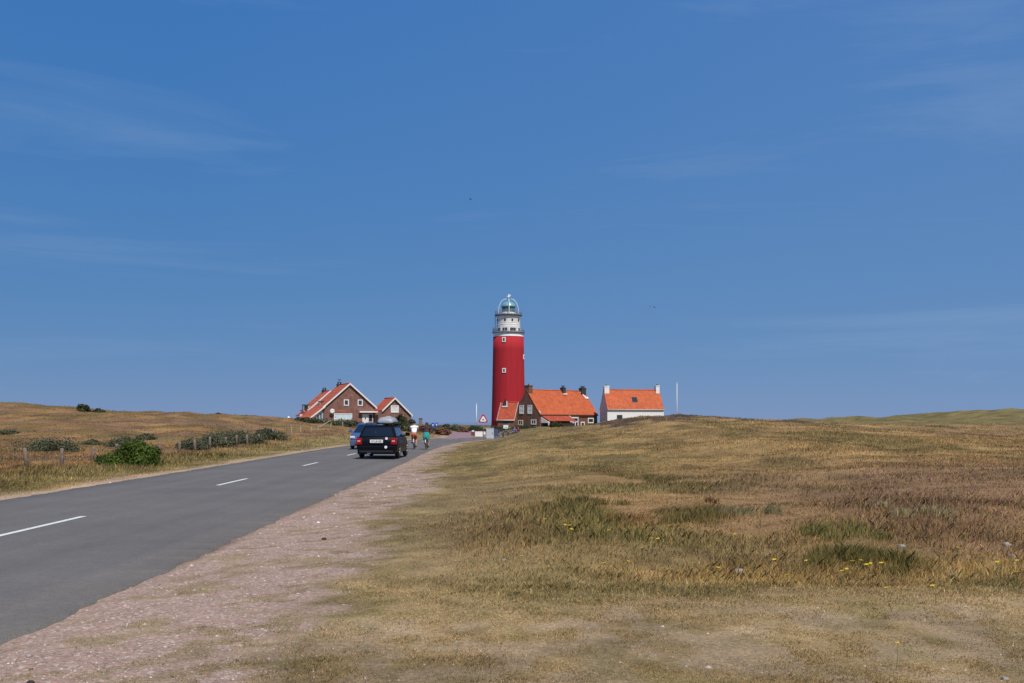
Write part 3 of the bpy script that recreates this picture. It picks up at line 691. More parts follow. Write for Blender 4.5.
# flat canopy, door and side window on the right
q = MB(); q.box(1.7, 6.6, -.75, .6, 3.35, 3.62); q.build('canopy', M_white, mh)
q = MB(); q.box(4.76, 6.3, .3, 4, .3, 3.34); q.build('link_wall', M_brick, mh)
q = MB(); q.box(2.35, 3.45, -.08, .02, .5, 3.1); dd = q.build('door', M_white, mh)
q = MB(); q.box(2.8, 3.0, -.1, -.07, 2.1, 2.5); q.build('pane', M_glass, dd); q = MB(); q.box(2.43, 2.5, -.14, -.08, 1.5, 1.75); q.build('handle', M_rail, dd)
fwin(wall, 3.9, 2.35, .85, 1.6, fr=.1)
q = MB(); q.box(5.0, 5.6, .2, .32, 2.4, 2.9, .05); q.build('wall_lamp', M_white, mh)

rh = empty('small_brick_house', (-21.7, 189.5, 0), A, 'small low brick house with one white gable window right of the white canopy', 'house')
wall, roof = front_gable(rh, 3.1, 7.2, .3, 2.95, 5.95, M_brick, M_tile3, over=.25, left=2.45)
fwin(wall, .0, 4.0, 1.5, 1.35, pm=M_curtain, fr=.2); fwin(wall, 1.35, 2.55, .85, .5, pm=M_curtain, fr=.14); fwin(wall, -1.2, 2.2, .9, .9, pm=M_curtain, fr=.14)
q = MB(); q.box(1.3, 1.95, 4.0, 4.6, 3.6, 5.1); c_ = q.build('chimney', M_white, roof); q = MB(); q.box(1.2, 2.05, 3.9, 4.7, 5.1, 5.22); q.build('chimney_cap', M_soil, c_)

kh = empty('rear_brick_house', (-36.4, 205, 0), A, 'brick house mostly hidden behind the sweeping orange roof, with aerial and dormer', 'house')
wall, roof = front_gable(kh, 4.2, 8.5, .3, 4.1, 7.75, M_dbrick, M_tile3, over=.35)
chimney(roof, 0, 6.2, 7.3, 8.2, .8, .8, M_soil, 2, True, False)
q = MB(); q.tube([(.2, 6.9, 7.4), (.2, 6.9, 10.4)], .035, 5); q.tube([(-.25, 6.9, 10.1), (.65, 6.9, 10.1)], .025, 4); q.tube([(-.2, 6.9, 9.8), (.6, 6.9, 9.8)], .025, 4); q.build('aerial', M_rail, roof)
dormer(roof, -4.9, 2.6, 3.7, 1.8, 1.3, 0)
q = MB(); q.box(-5.8, -4.25, 1.0, 5.6, .3, 2.6); q.build('side_shed', M_timber, kh)
q = MB(); q.slab([(-5.9, .8, 2.75), (-4.2, .8, 3.9), (-4.2, 5.8, 3.9), (-5.9, 5.8, 2.75)], -.14); q.build('side_shed_roof', M_tile2, kh)
q = MB(); q.box(-5.9, -4.9, .7, .78, 2.7, 3.1); q.build('fascia_box', M_white, kh)

gw = MB()
for i in range(9): gw.box(i*.38, i*.38+.32, 0, .05, .2, 1.15)
gw.box(0, 3.4, .05, .1, .85, .95); gw.box(0, 3.4, .05, .1, .4, .5)
gw = gw.build('garden_fence', M_white); gw.location = (-39.6, 186, .75); gw.rotation_euler = (0, 0, A); tag(gw, 'low white garden fence at the left end of the brick houses', 'fence')
gp = MB(); gp.box(-.3, .3, -.3, .3, 0, 1.2, .03); gp.lathe([(.4, 1.2), (.36, 1.32), (.08, 1.7)], 4); gp = gp.build('gate_pillar', M_cream); gp.location = (-41.0, 188, .95); tag(gp, 'lone white gate pillar standing left of the white garden fence', 'pillar')

# ------------------------------------------------------------------ masts
def mast(name, X, D, Ytop, lab, cat, r=.07, z0=.2):
    o = empty(name, ((X-512)/FPX*D, D, z0), 0, lab, cat)
    zt_ = EYE+(422-Ytop)*D/FPX-z0
    q = MB(); q.tube([(0, 0, 0), (0, 0, zt_)], r*1.3, 8, r2=r*.7); q.build('pole', M_white, o)
    q = MB(); q.ball((0, 0, zt_), r*1.3); q.build('pole_cap', M_white, o); q = MB(); q.box(-.02, .02, -r*1.8, -r, .8, 1.1); q.build('cleat', M_rail, o)
    return o
mast('flagpole', 677, 225, 383, 'tall bare white flagpole on the dune right of the white cottage', 'flagpole', .085)
mast('mast', 476.5, 178, 404, 'thin white mast left of the red warning triangle', 'mast', .075)
# ------------------------------------------------------------------ vehicles
M_black = mat('black_car_paint', (.003, .0035, .007), .45, spec=.12, coat=.08)
M_blue = mat('silver_blue_paint', rgb(84,104,138), .35, metal=.3, coat=.7)
M_grey = mat('dark_grey_paint', (.03, .032, .036), .3, coat=.6)
M_tyre = mat('tyre_rubber', (.014, .014, .014), .85)
M_rim = mat('alloy_rim', (.35, .35, .36), .35, metal=.8)
M_cglass = mat('car_glass', (.008, .010, .013), .05, spec=.9)
M_tail = mat('tail_lamp_red', rgb(150,12,18), .35, spec=.3)
M_tailc = mat('tail_lamp_clear', rgb(214,150,150), .15)
M_head = mat('headlamp_glass', rgb(214,222,230), .08, coat=.8)
M_plate = mat('number_plate', rgb(232,232,226), .5)
M_ink = mat('plate_ink', (.015, .015, .02), .6)
M_trim = mat('black_trim', (.014, .014, .015), .55)
M_box = mat('roof_box_grey', rgb(150,154,160), .45, coat=.1)
M_stick = mat('white_sticker', rgb(235,235,235), .5)
M_chrome = mat('chrome', (.6, .6, .62), .15, metal=1)

def text_mesh(name, body, size, m, parent, loc, rot):
    cu = bpy.data.curves.new(name, 'FONT'); cu.body = body; cu.size = size; cu.align_x = 'CENTER'; cu.align_y = 'CENTER'; cu.extrude = .002
    ob = bpy.data.objects.new(name, cu); COL.objects.link(ob); dg = bpy.context.evaluated_depsgraph_get()
    me = bpy.data.meshes.new_from_object(ob.evaluated_get(dg)); bpy.data.objects.remove(ob)
    o = bpy.data.objects.new(name, me); me.materials.clear(); me.materials.append(m); COL.objects.link(o); o.parent = parent; o.location = loc; o.rotation_euler = rot
    return o

def car(name, label, paint, loc, rz, P, roofbox=False):
    """car with its rear at y=0 and its nose at y=L, wheels on z=0"""
    Lc, Wd, Ht, belt = P['L'], P['W']/2, P['H'], P['belt']
    t = empty(name, loc, rz, label, 'car')
    # body shell: cross-sections along the length
    st = P['st']                      # (y, half width factor, bottom z, deck z)
    q = MB(); rows = []
    for (y, wf, zb, zd) in st:
        w = Wd*wf; mid = zb+(zd-zb)*.5
        prof = [(0, zb), (w*.80, zb), (w*.95, zb+.07), (w*.995, zb+.20), (w, mid), (w*.985, zd-.16), (w*.945, zd-.03), (w*.86, zd), (0, zd+.025)]
        rows.append([q.bm.verts.new((x, y, z)) for x, z in prof]+[q.bm.verts.new((-x, y, z)) for x, z in prof[-2:0:-1]])
    n = len(rows[0])
    for a, b_ in zip(rows, rows[1:]):
        for i in range(n): q.bm.faces.new((a[i], a[(i+1) % n], b_[(i+1) % n], b_[i]))
    q.bm.faces.new(rows[0][::-1]); q.bm.faces.new(rows[-1])
    bmesh.ops.recalc_face_normals(q.bm, faces=list(q.bm.faces))
    body = q.build('body', paint, t, smooth=True)
    # wheel arches cut out with cylinders
    cut = MB()
    for yy in P['wy']:
        cut.tube([(-Wd-.2, yy, .30), (-Wd+.26, yy, .30)], P['wr']+.055, 28); cut.tube([(Wd-.26, yy, .30), (Wd+.2, yy, .30)], P['wr']+.055, 28)
    co = cut.build('cutter', paint)
    md = body.modifiers.new('arch', 'BOOLEAN'); md.operation = 'DIFFERENCE'; md.object = co; md.solver = 'EXACT'
    bpy.context.view_layer.update(); dg = bpy.context.evaluated_depsgraph_get()
    nm = bpy.data.meshes.new_from_object(body.evaluated_get(dg)); body.modifiers.clear(); body.data = nm; bpy.data.objects.remove(co)
    body.data.materials.clear(); body.data.materials.append(paint)
    bb = bmesh.new(); bb.from_mesh(nm)
    for e in bb.edges:
        if len(e.link_faces) == 2: e.smooth = e.calc_face_angle(0) < R(38)
    bb.to_mesh(nm); bb.free()
    # cabin: pillars and roof, with glass set proud of them
    b0, b1, t0, t1 = P['cab']; wb = Wd*.90; wt_ = Wd*.70; zr = Ht
    def pt(fx, fy, fz, off=0.0):
        """point on the cabin: fx -1..1 across, fy 0..1 rear to front, fz 0..1 up"""
        zz = belt-.03+(zr-.06-belt+.03)*fz; w = wb+(wt_-wb)*fz**1.15
        y0 = b0+(t0-b0)*fz**1.1; y1 = b1+(t1-b1)*fz
        return Vector((fx*w, y0+(y1-y0)*fy, zz))
    q = MB(); fzs = [0, .25, .5, .75, .92, 1.0]; fys = [0, .04, .2, .4, .6, .8, .96, 1]
    loops = []
    for fz in fzs:
        lp = []
        for fx in (-1, -.94, -.6, 0, .6, .94): lp.append(pt(fx, 0 if abs(fx) < .97 else .03, fz))
        for fy in (.03, .2, .4, .6, .8, .97): lp.append(pt(1, fy, fz))
        for fx in (.94, .6, 0, -.6, -.94): lp.append(pt(fx, 1, fz))
        for fy in (.97, .8, .6, .4, .2): lp.append(pt(-1, fy, fz))
        # bow the front and rear a little
        for v in lp:
            k = abs(v.x)/max(.01, wb); 
            if v.y < (b0+t0)/2+.5: v.y += .10*k*k
            if v.y > (b1+t1)/2-.6: v.y -= .16*k*k
        loops.append([q.bm.verts.new(v) for v in lp])
    n = len(loops[0])
    for a, b_ in zip(loops, loops[1:]):
        for i in range(n): q.bm.faces.new((a[i], a[(i+1) % n], b_[(i+1) % n], b_[i]))
    # domed roof
    c0 = [v.co.copy() for v in loops[-1]]; cen = sum(c0, Vector())/n; prev = loops[-1]
    for sc_, dz in ((.93, .035), (.75, .052), (.4, .06)):
        cur = [q.bm.verts.new(cen+(v-cen)*sc_+Vector((0, 0, dz))) for v in c0]
        for i in range(n): q.bm.faces.new((prev[i], prev[(i+1) % n], cur[(i+1) % n], cur[i]))
        prev = cur
    q.bm.faces.new(prev)
    cab = q.build('cabin', paint, t, smooth=True)
    def glass(nm, corners, par, m=M_cglass, push=(0, 0, 0)):
        # corners given in cabin coordinates, subdivided so that the pane follows the cabin
        q = MB(); (f00, f10, f11, f01) = corners; N = 6; g = []
        for j in range(4):
            row = []
            for i in range(N+1):
                u, v = i/N, j/3
                c = [f00[k]*(1-u)*(1-v)+f10[k]*u*(1-v)+f11[k]*u*v+f01[k]*(1-u)*v for k in range(3)]
                p_ = pt(*c); k = abs(p_.x)/wb
                if p_.y < (b0+t0)/2+.5: p_.y += .10*k*k
                if p_.y > (b1+t1)/2-.6: p_.y -= .16*k*k
                row.append(q.bm.verts.new(p_+Vector(push)))
            g.append(row)
        for j in range(3):
            for i in range(N): q.bm.faces.new((g[j][i], g[j][i+1], g[j+1][i+1], g[j+1][i]))
        return q.build(nm, m, par, smooth=True)
    rw = glass('rear_window', [(-.86, 0, .10), (.86, 0, .10), (.84, 0, .90), (-.84, 0, .90)], t, push=(0, -.012, .006))
    glass('windscreen', [(-.9, 1, .06), (.9, 1, .06), (.88, 1, .93), (-.88, 1, .93)], t, push=(0, .012, .008))
    for sx in (-1, 1):
        for (a, c) in P['side']: glass('side_window', [(sx, a, .12), (sx, c, .12), (sx, c-(.012 if c < .9 else .035), .86), (sx, a+(.03 if a < .1 else .01), .86)], t, push=(sx*.010, 0, .003))
    # wheels
    for yy in P['wy']:
        for sx in (-1, 1):
            x = sx*(Wd-.12); w_ = empty('wheel', (x, yy, P['wr'])); w_.parent = t
            q = MB(); q.torus((0, 0, 0), (1, 0, 0), P['wr']-.10, .10, 36, 12); q.tube([(-.07, 0, 0), (.07, 0, 0)], P['wr']-.10, 28); q.build('tyre', M_tyre, w_)
            q = MB(); q.tube([(sx*.06, 0, 0), (sx*.095, 0, 0)], P['wr']-.15, 24)
            for k in range(7):
                a = 2*math.pi*k/7; q.tube([(sx*.10, 0, 0), (sx*.10, math.cos(a)*(P['wr']-.13), math.sin(a)*(P['wr']-.13))], .028, 5)
            q.torus((sx*.09, 0, 0), (1, 0, 0), P['wr']-.13, .018, 28, 6); q.build('rim', M_rim, w_)
    # mirrors, bumpers, lamps, plates
    for sx in (-1, 1):
        q = MB(); q.box(sx*(Wd*.90)-.08, sx*(Wd*.90)+.08, b1-.42, b1-.34, belt+.0, belt+.06); q.box(sx*(Wd+.06)-.10, sx*(Wd+.06)+.10, b1-.46, b1-.34, belt+.0, belt+.16, .03); q.build('wing_mirror', paint, t)
    q = MB(); q.box(-Wd*.90, Wd*.90, -.07, .12, .20, .56, .05); rb = q.build('rear_bumper', paint, t)
    q = MB(); q.box(-Wd*.8, Wd*.8, -.085, -.06, .28, .36); q.build('bumper_trim', M_trim, rb)
    q = MB(); q.box(-Wd*.88, Wd*.88, Lc-.14, Lc+.05, .20, .54, .06); fb = q.build('front_bumper', paint, t)
    q = MB(); q.box(-Wd*.55, Wd*.55, Lc+.03, Lc+.065, .24, .34); q.build('air_intake', M_trim, fb)
    q = MB(); q.box(-Wd*.42, Wd*.42, Lc-.06, Lc+.035, .57, .72, .015); q.build('grille', M_trim, t)
    for sx in (-1, 1):
        q = MB(); q.box(sx*Wd*.82-.13, sx*Wd*.82+.11, -.035, .25, P['tl'][0], P['tl'][1], .03); tl = q.build('tail_light', M_tail, t)
        q = MB(); q.box(sx*Wd*.82-.08, sx*Wd*.82+.05, -.045, -.02, P['tl'][0]+.12, P['tl'][0]+.19); q.build('reversing_lamp', M_tailc, tl)
        q = MB(); q.box(sx*Wd*.74-.15, sx*Wd*.74+.13, Lc-.30, Lc-.005, .63, .76, .04); q.build('headlight', M_head, t)
    pz = P.get('plate', .80)
    q = MB(); q.box(-.27, .27, -.055 if pz > .6 else -.095, .1, pz-.065, pz+.065); pl = q.build('number_plate', M_plate, t)
    q = MB(); q.box(-.26, .26, Lc, Lc+.075, .38, .49); pl2 = q.build('number_plate', M_plate, t)
    text_mesh('plate_letters', '57-LR-GB', .105, M_ink, pl, (0, -.060 if pz > .6 else -.1, pz-.005), (R(90), 0, 0))
    text_mesh('plate_letters', '24-HT-SD', .095, M_ink, pl2, (0, Lc+.08, .435), (R(90), 0, R(180)))
    for sx in (-1, 1):
        for yy in P['handles']:
            q = MB(); q.box(sx*Wd*.975-.02, sx*Wd*.975+.025, yy-.08, yy+.08, belt-.14, belt-.11); q.build('door_handle', paint, t)
    q = MB(); q.tube([(-.25, t0+.0, Ht-.03), (.0, b0+.10, belt+.06)], .012, 4)
    for v in q.bm.verts: v.co.y -= .03
    q.build('rear_wiper', M_trim, rw)
    q = MB(); q.tube([(-.35, .05, .24), (-.35, -.08, .24)], .03, 10); q.tube([(-.27, .05, .24), (-.27, -.08, .24)], .03, 10); q.build('exhaust_pipe', M_chrome, t)
    if roofbox:
        for sx in (-1, 1):
            q = MB(); q.tube([(sx*wt_*.93, t0+.1, Ht-.02), (sx*wt_*.93, t0+.2, Ht+.05), (sx*wt_*.93, t1-.3, Ht+.06), (sx*wt_*.93, t1-.15, Ht-.02)], .018, 6); q.build('roof_rail', M_trim, t)
        for yy in (t0+.45, t0+1.25):
            q = MB(); q.box(-wt_, wt_, yy-.03, yy+.03, Ht+.045, Ht+.075); q.build('roof_bar', M_trim, t)
    return t, body, rw

EST = dict(L=4.50, W=1.78, H=1.42, belt=.93, cab=(.10, 3.42, .52, 2.55), wy=(.92, 3.56), wr=.325, tl=(.60, .88), handles=(1.75, 2.75), plate=.745,
           side=((.05, .25), (.28, .56), (.59, .93)),
           st=[(0, .86, .33, .72), (.03, .92, .27, .80), (.10, .96, .24, .90), (.30, .985, .22, .93), (.9, 1, .21, .945), (1.8, 1, .20, .95), (2.8, 1, .20, .94), (3.35, .99, .20, .92), (3.7, .97, .21, .86), (4.1, .93, .22, .78), (4.36, .87, .25, .70), (4.47, .78, .30, .62), (4.50, .70, .36, .56)])
HAT = dict(L=4.15, W=1.74, H=1.50, belt=.95, cab=(.08, 3.35, .42, 2.25), wy=(.72, 3.32), wr=.31, tl=(.75, 1.05), handles=(1.6, 2.5), plate=.50,
           side=((.05, .25), (.28, .58), (.61, .93)),
           st=[(0, .84, .33, .80), (.03, .90, .27, .88), (.10, .95, .24, .94), (.30, .98, .22, .96), (.9, 1, .21, .97), (1.8, 1, .20, .97), (2.7, 1, .20, .96), (3.15, .99, .20, .94), (3.5, .96, .21, .88), (3.85, .92, .22, .80), (4.04, .86, .25, .72), (4.13, .77, .30, .62), (4.15, .70, .36, .56)])
rd_z = .045
bc, bbody, brw = car('car', 'black estate car seen from behind with a grey roof box and red tail lights', M_black, (-5.70, 43.1, rd_z), R(-1.0), EST, True)
bc['label'] = 'black estate car with red tail lights driving away, carrying a roof box'
q = MB(); q.disc((.42, -.02, .86), (0, 1, 0), .055, .02, 20); q.build('sticker', M_stick, bc)
q = MB(); q.disc((.40, -.075, .50), (0, 1, 0), .06, .02, 20); q.build('sticker', M_stick, bc)
# roof box: a thing of its own on the bars
rbx = empty('roof_box', (-5.42, 43.1, 0), R(-1.0), 'light grey streamlined luggage box strapped on the roof of the black car', 'roof box')
q = MB(); rows = []
for (y, w, h_) in ((.62, .26, .08), (.66, .33, .19), (.80, .37, .27), (1.3, .38, .29), (1.9, .37, .28), (2.3, .33, .20), (2.55, .24, .12), (2.62, .12, .07)):
    zb = 1.42+.075+rd_z; row = []
    for i in range(13):
        a = math.pi*i/12; row.append(q.bm.verts.new((w*math.copysign(abs(math.cos(a))**.8, math.cos(a)), y, zb+.03+h_*.92*math.sin(a)**.85)))
    row += [q.bm.verts.new((-w*.85, y, zb)), q.bm.verts.new((w*.85, y, zb))]; rows.append(row)
n = len(rows[0])
for a, b_ in zip(rows, rows[1:]):
    for i in range(n): q.bm.faces.new((a[i], a[(i+1) % n], b_[(i+1) % n], b_[i]))
q.bm.faces.new(rows[0][::-1]); q.bm.faces.new(rows[-1]); q.build('lid', M_box, rbx, smooth=True)
q = MB(); q.box(-.40, .40, .66, 2.45, zb-.02, zb+.06, .02); q.build('tray', M_trim, rbx)

car('car', 'silver blue hatchback coming towards us on the left lane', M_blue, (-8.42, 62.2, rd_z), R(180), HAT)

# ------------------------------------------------------------------ people (skinned skeletons baked to one mesh each)
M_skin = mat('skin', rgb(196,140,112), .6)
M_skin2 = mat('tanned_skin', rgb(168,116,90), .6)
M_hair = mat('dark_hair', (.014, .010, .008), .6)
M_brownhair = mat('brown_hair', rgb(62,40,34), .6)
M_shirt = mat('white_cotton', rgb(236,236,236), .9)
M_orange = mat('orange_cloth', rgb(206,84,52), .9)
M_teal = mat('teal_cloth', rgb(30,140,136), .85, noise=.1, scale=8)
M_brownt = mat('brown_top', rgb(64,44,46), .9)
M_navy = mat('navy_cloth', rgb(44,50,84), .9)
M_redc = mat('dark_red_cloth', rgb(128,36,40), .9)
M_shoe = mat('dark_shoe', (.02, .02, .022), .7)
M_eye = mat('eye_white', rgb(230,228,222), .3)

def skin(name, joints, edges, m, parent=None, sub=2, root=0):
    """joints: list of (pos, rx, ry)"""
    me = bpy.data.meshes.new(name); me.from_pydata([j[0] for j in joints], edges, []); me.update()
    o = bpy.data.objects.new(name, me); COL.objects.link(o)
    sm = o.modifiers.new('skin', 'SKIN'); sm.use_smooth_shade = True
    ly = me.skin_vertices[0].data if me.skin_vertices else None
    if ly is None:
        bm = bmesh.new(); bm.from_mesh(me); bm.verts.layers.skin.verify(); bm.to_mesh(me); bm.free(); ly = me.skin_vertices[0].data
    for i, j in enumerate(joints):
        ly[i].radius = (j[1], j[2] if len(j) > 2 else j[1]); ly[i].use_root = (i == root)
    ss = o.modifiers.new('sub', 'SUBSURF'); ss.levels = sub; ss.render_levels = sub
    bpy.context.view_layer.update(); dg = bpy.context.evaluated_depsgraph_get()
    nm = bpy.data.meshes.new_from_object(o.evaluated_get(dg)); nm.materials.clear(); nm.materials.append(m)
    for p in nm.polygons: p.use_smooth = True
    bpy.data.objects.remove(o)
    o = bpy.data.objects.new(name, nm); COL.objects.link(o); o.parent = parent
    return o

def rider(loc, rz, label, skinm, top, bottom, hairm, sleeves=True, longhair=False, bare_legs=True, lean=.16, scl=1.0, cycling=True, fist=True):
    """faces +y; hands on the bars, feet on the pedals (cycling) or sitting with legs drawn up"""
    J = {}
    hip = Vector((0, 0, .90)) if cycling else Vector((0, 0, .16))
    J['pel'] = (hip, .135, .105)
    J['waist'] = (hip+Vector((0, .05+lean*.2, .18)), .125, .095)
    J['chest'] = (hip+Vector((0, .08+lean*.8, .36)), .155, .11)
    J['shc'] = (hip+Vector((0, .08+lean, .48)), .12, .085)
    J['neck'] = (hip+Vector((0, .10+lean*1.05, .56)), .052, .052)
    J['head0'] = (hip+Vector((0, .13+lean*1.05, .64)), .075, .08)
    J['head1'] = (hip+Vector((0, .13+lean*1.05, .72)), .082, .095)
    J['head2'] = (hip+Vector((0, .12+lean*1.05, .79)), .055, .065)
    names = []
    for s_, tagn in ((-1, 'l'), (1, 'r')):
        sh = hip+Vector((s_*.185, .08+lean, .46))
        if cycling: el = hip+Vector((s_*.27, .27+lean, .24)); wr = Vector((s_*.25, .56, 1.08)); hd = Vector((s_*.25, .61, 1.07))
        else: el = hip+Vector((s_*.26, .2, .22)); wr = hip+Vector((s_*.14, .38, .28)); hd = hip+Vector((s_*.12, .44, .28))
        J['sh'+tagn] = (sh, .062, .062); J['el'+tagn] = (el, .040, .040); J['wr'+tagn] = (wr, .028, .028); J['hd'+tagn] = (hd, .034, .024)
        if cycling:
            kup = (s_ < 0)
            hp = hip+Vector((s_*.095, .02, -.02)); kn = Vector((s_*.13, .40 if kup else .26, .78 if kup else .60)); an_ = Vector((s_*.12, .14 if kup else .10, .44 if kup else .20)); toe = an_+Vector((0, .17, -.07))
        else:
            hp = hip+Vector((s_*.10, .04, 0)); kn = hip+Vector((s_*.16, .40, .30)); an_ = hip+Vector((s_*.15, .52, -.08)); toe = an_+Vector((0, .16, -.04))
        J['hp'+tagn] = (hp, .092, .092); J['kn'+tagn] = (kn, .056, .056); J['cf'+tagn] = (kn.lerp(an_, .35)+Vector((0, -.02, 0)), .052, .052); J['an'+tagn] = (an_, .035, .035); J['to'+tagn] = (toe, .036, .024)
    keys = list(J); ix = {k: i for i, k in enumerate(keys)}
    E = [('pel','waist'),('waist','chest'),('chest','shc'),('shc','neck'),('neck','head0'),('head0','head1'),('head1','head2')]
    for g in 'lr': E += [('shc','sh'+g),('sh'+g,'el'+g),('el'+g,'wr'+g),('wr'+g,'hd'+g),('pel','hp'+g),('hp'+g,'kn'+g),('kn'+g,'cf'+g),('cf'+g,'an'+g),('an'+g,'to'+g)]
    body = skin('person', [J[k] for k in keys], [(ix[a], ix[b_]) for a, b_ in E], skinm)
    body.location = loc; body.rotation_euler = (0, 0, rz); body.scale = (scl, scl, scl); tag(body, label, 'person')
    # fingers: four unequal curled chains and a thumb on each hand, and the face, joined into the body mesh
    extra = []
    for s_, g in ((-1, 'l'), (1, 'r')):
        hd = J['hd'+g][0]
        for k, ln in enumerate((.062, .07, .066, .05)):
            x = -.027+.018*k; p0 = hd+Vector((x, .01, .0)); ext = [p0, p0+Vector((0, ln*.6, .004)), p0+Vector((0, ln*.85, -.02)), p0+Vector((0, ln*.6, -.038))]
            q = MB(); q.tube(ext, .0085, 6, r2=.0065); extra.append(q.build('finger', skinm))
        q = MB(); q.tube([hd+Vector((-s_*.02, -.01, 0)), hd+Vector((-s_*.048, .015, -.012)), hd+Vector((-s_*.045, .045, -.03))], .0105, 6, r2=.008); extra.append(q.build('thumb', skinm))
    hc = J['head1'][0]
    q = MB(); q.ball(hc+Vector((0, .105, -.012)), .014, .024, .022); q.ball(hc+Vector((0, .088, -.055)), .028, .010, .008); extra.append(q.build('nose', skinm))
    for sx in (-1, 1):
        q = MB(); q.ball(hc+Vector((sx*.084, 0, -.01)), .012, .022, .032); extra.append(q.build('ear', skinm))
    bm = bmesh.new(); bm.from_mesh(body.data)
    for e in extra: bm.from_mesh(e.data)
    bm.to_mesh(body.data); bm.free()
    for p in body.data.polygons: p.use_smooth = True
    for e in extra: bpy.data.objects.remove(e)
    q = MB()
    for sx in (-1, 1): q.ball(hc+Vector((sx*.032, .083, .012)), .013, .010, .009)
    q.build('eyes', M_eye, body)
    # clothes
    def gr(k, f, up=(0, 0, 0)): p, a, b_ = J[k]; return (p+Vector(up), a*f, b_*f)
    sk = ['pel', 'waist', 'chest', 'shc']; jj = [gr('pel', 1.16, (0, 0, .05)), gr('waist', 1.42), gr('chest', 1.36), gr('shc', 1.45, (0, -.012, .015))]; ee = [(0, 1), (1, 2), (2, 3)]
    for g in 'lr':
        i0 = len(jj); jj.append(gr('sh'+g, 1.5)); ee.append((3, i0))
        pe = J['sh'+g][0].lerp(J['el'+g][0], .55 if sleeves else .12); jj.append((pe, .078 if sleeves else .06, .078 if sleeves else .06)); ee.append((i0, i0+1))
    i0 = len(jj); jj.append((J['shc'][0].lerp(J['neck'][0], .62)+Vector((0, -.012, 0)), .085, .08)); ee.append((3, i0))
    skin('shirt', jj, ee, top, body)
    jj = [(J['pel'][0]+Vector((0, 0, .05)), .148, .118), (J['pel'][0], .150, .125)]; ee = [(0, 1)]
    for g in 'lr':
        i0 = len(jj); jj.append(gr('hp'+g, 1.14)); ee.append((1, i0))
        fr = .70 if bare_legs else 1.0
        jj.append((J['hp'+g][0].lerp(J['kn'+g][0], fr), .084 if bare_legs else .066, .084 if bare_legs else .066)); ee.append((i0, i0+1))
        if not bare_legs: jj.append((J['an'+g][0], .048, .048)); ee.append((i0+1, i0+2))
    skin('shorts' if bare_legs else 'trousers', jj, ee, bottom, body, root=1)
    q = MB()
    q.ball(J['head1'][0]+Vector((0, -.018, .035)), .097, .108, .098, sub=3)
    if longhair:
        q.ball(J['neck'][0]+Vector((0, -.07, .02)), .095, .06, .14, sub=2); q.ball(J['shc'][0]+Vector((0, -.09, -.05)), .11, .05, .17, sub=2)
    hr = q.build('hair', hairm, body)
    for v in hr.data.vertices:
        c = v.co-J['head1'][0]
        if c.y > .06 and c.z < .06: v.co.y = J['head1'][0].y+.06
        j = (vnoise(np.array([v.co.x*60]), np.array([v.co.z*60+v.co.y*40]), 4)[0]-.5)*.012; v.co += v.normal*j
    for g in 'lr':
        q = MB(); a_ = J['an'+g][0]; q.box(a_.x-.045, a_.x+.045, a_.y-.07, a_.y+.20, a_.z-.10, a_.z-.01, .03); q.build('shoe', M_shoe, body)
    return body, J

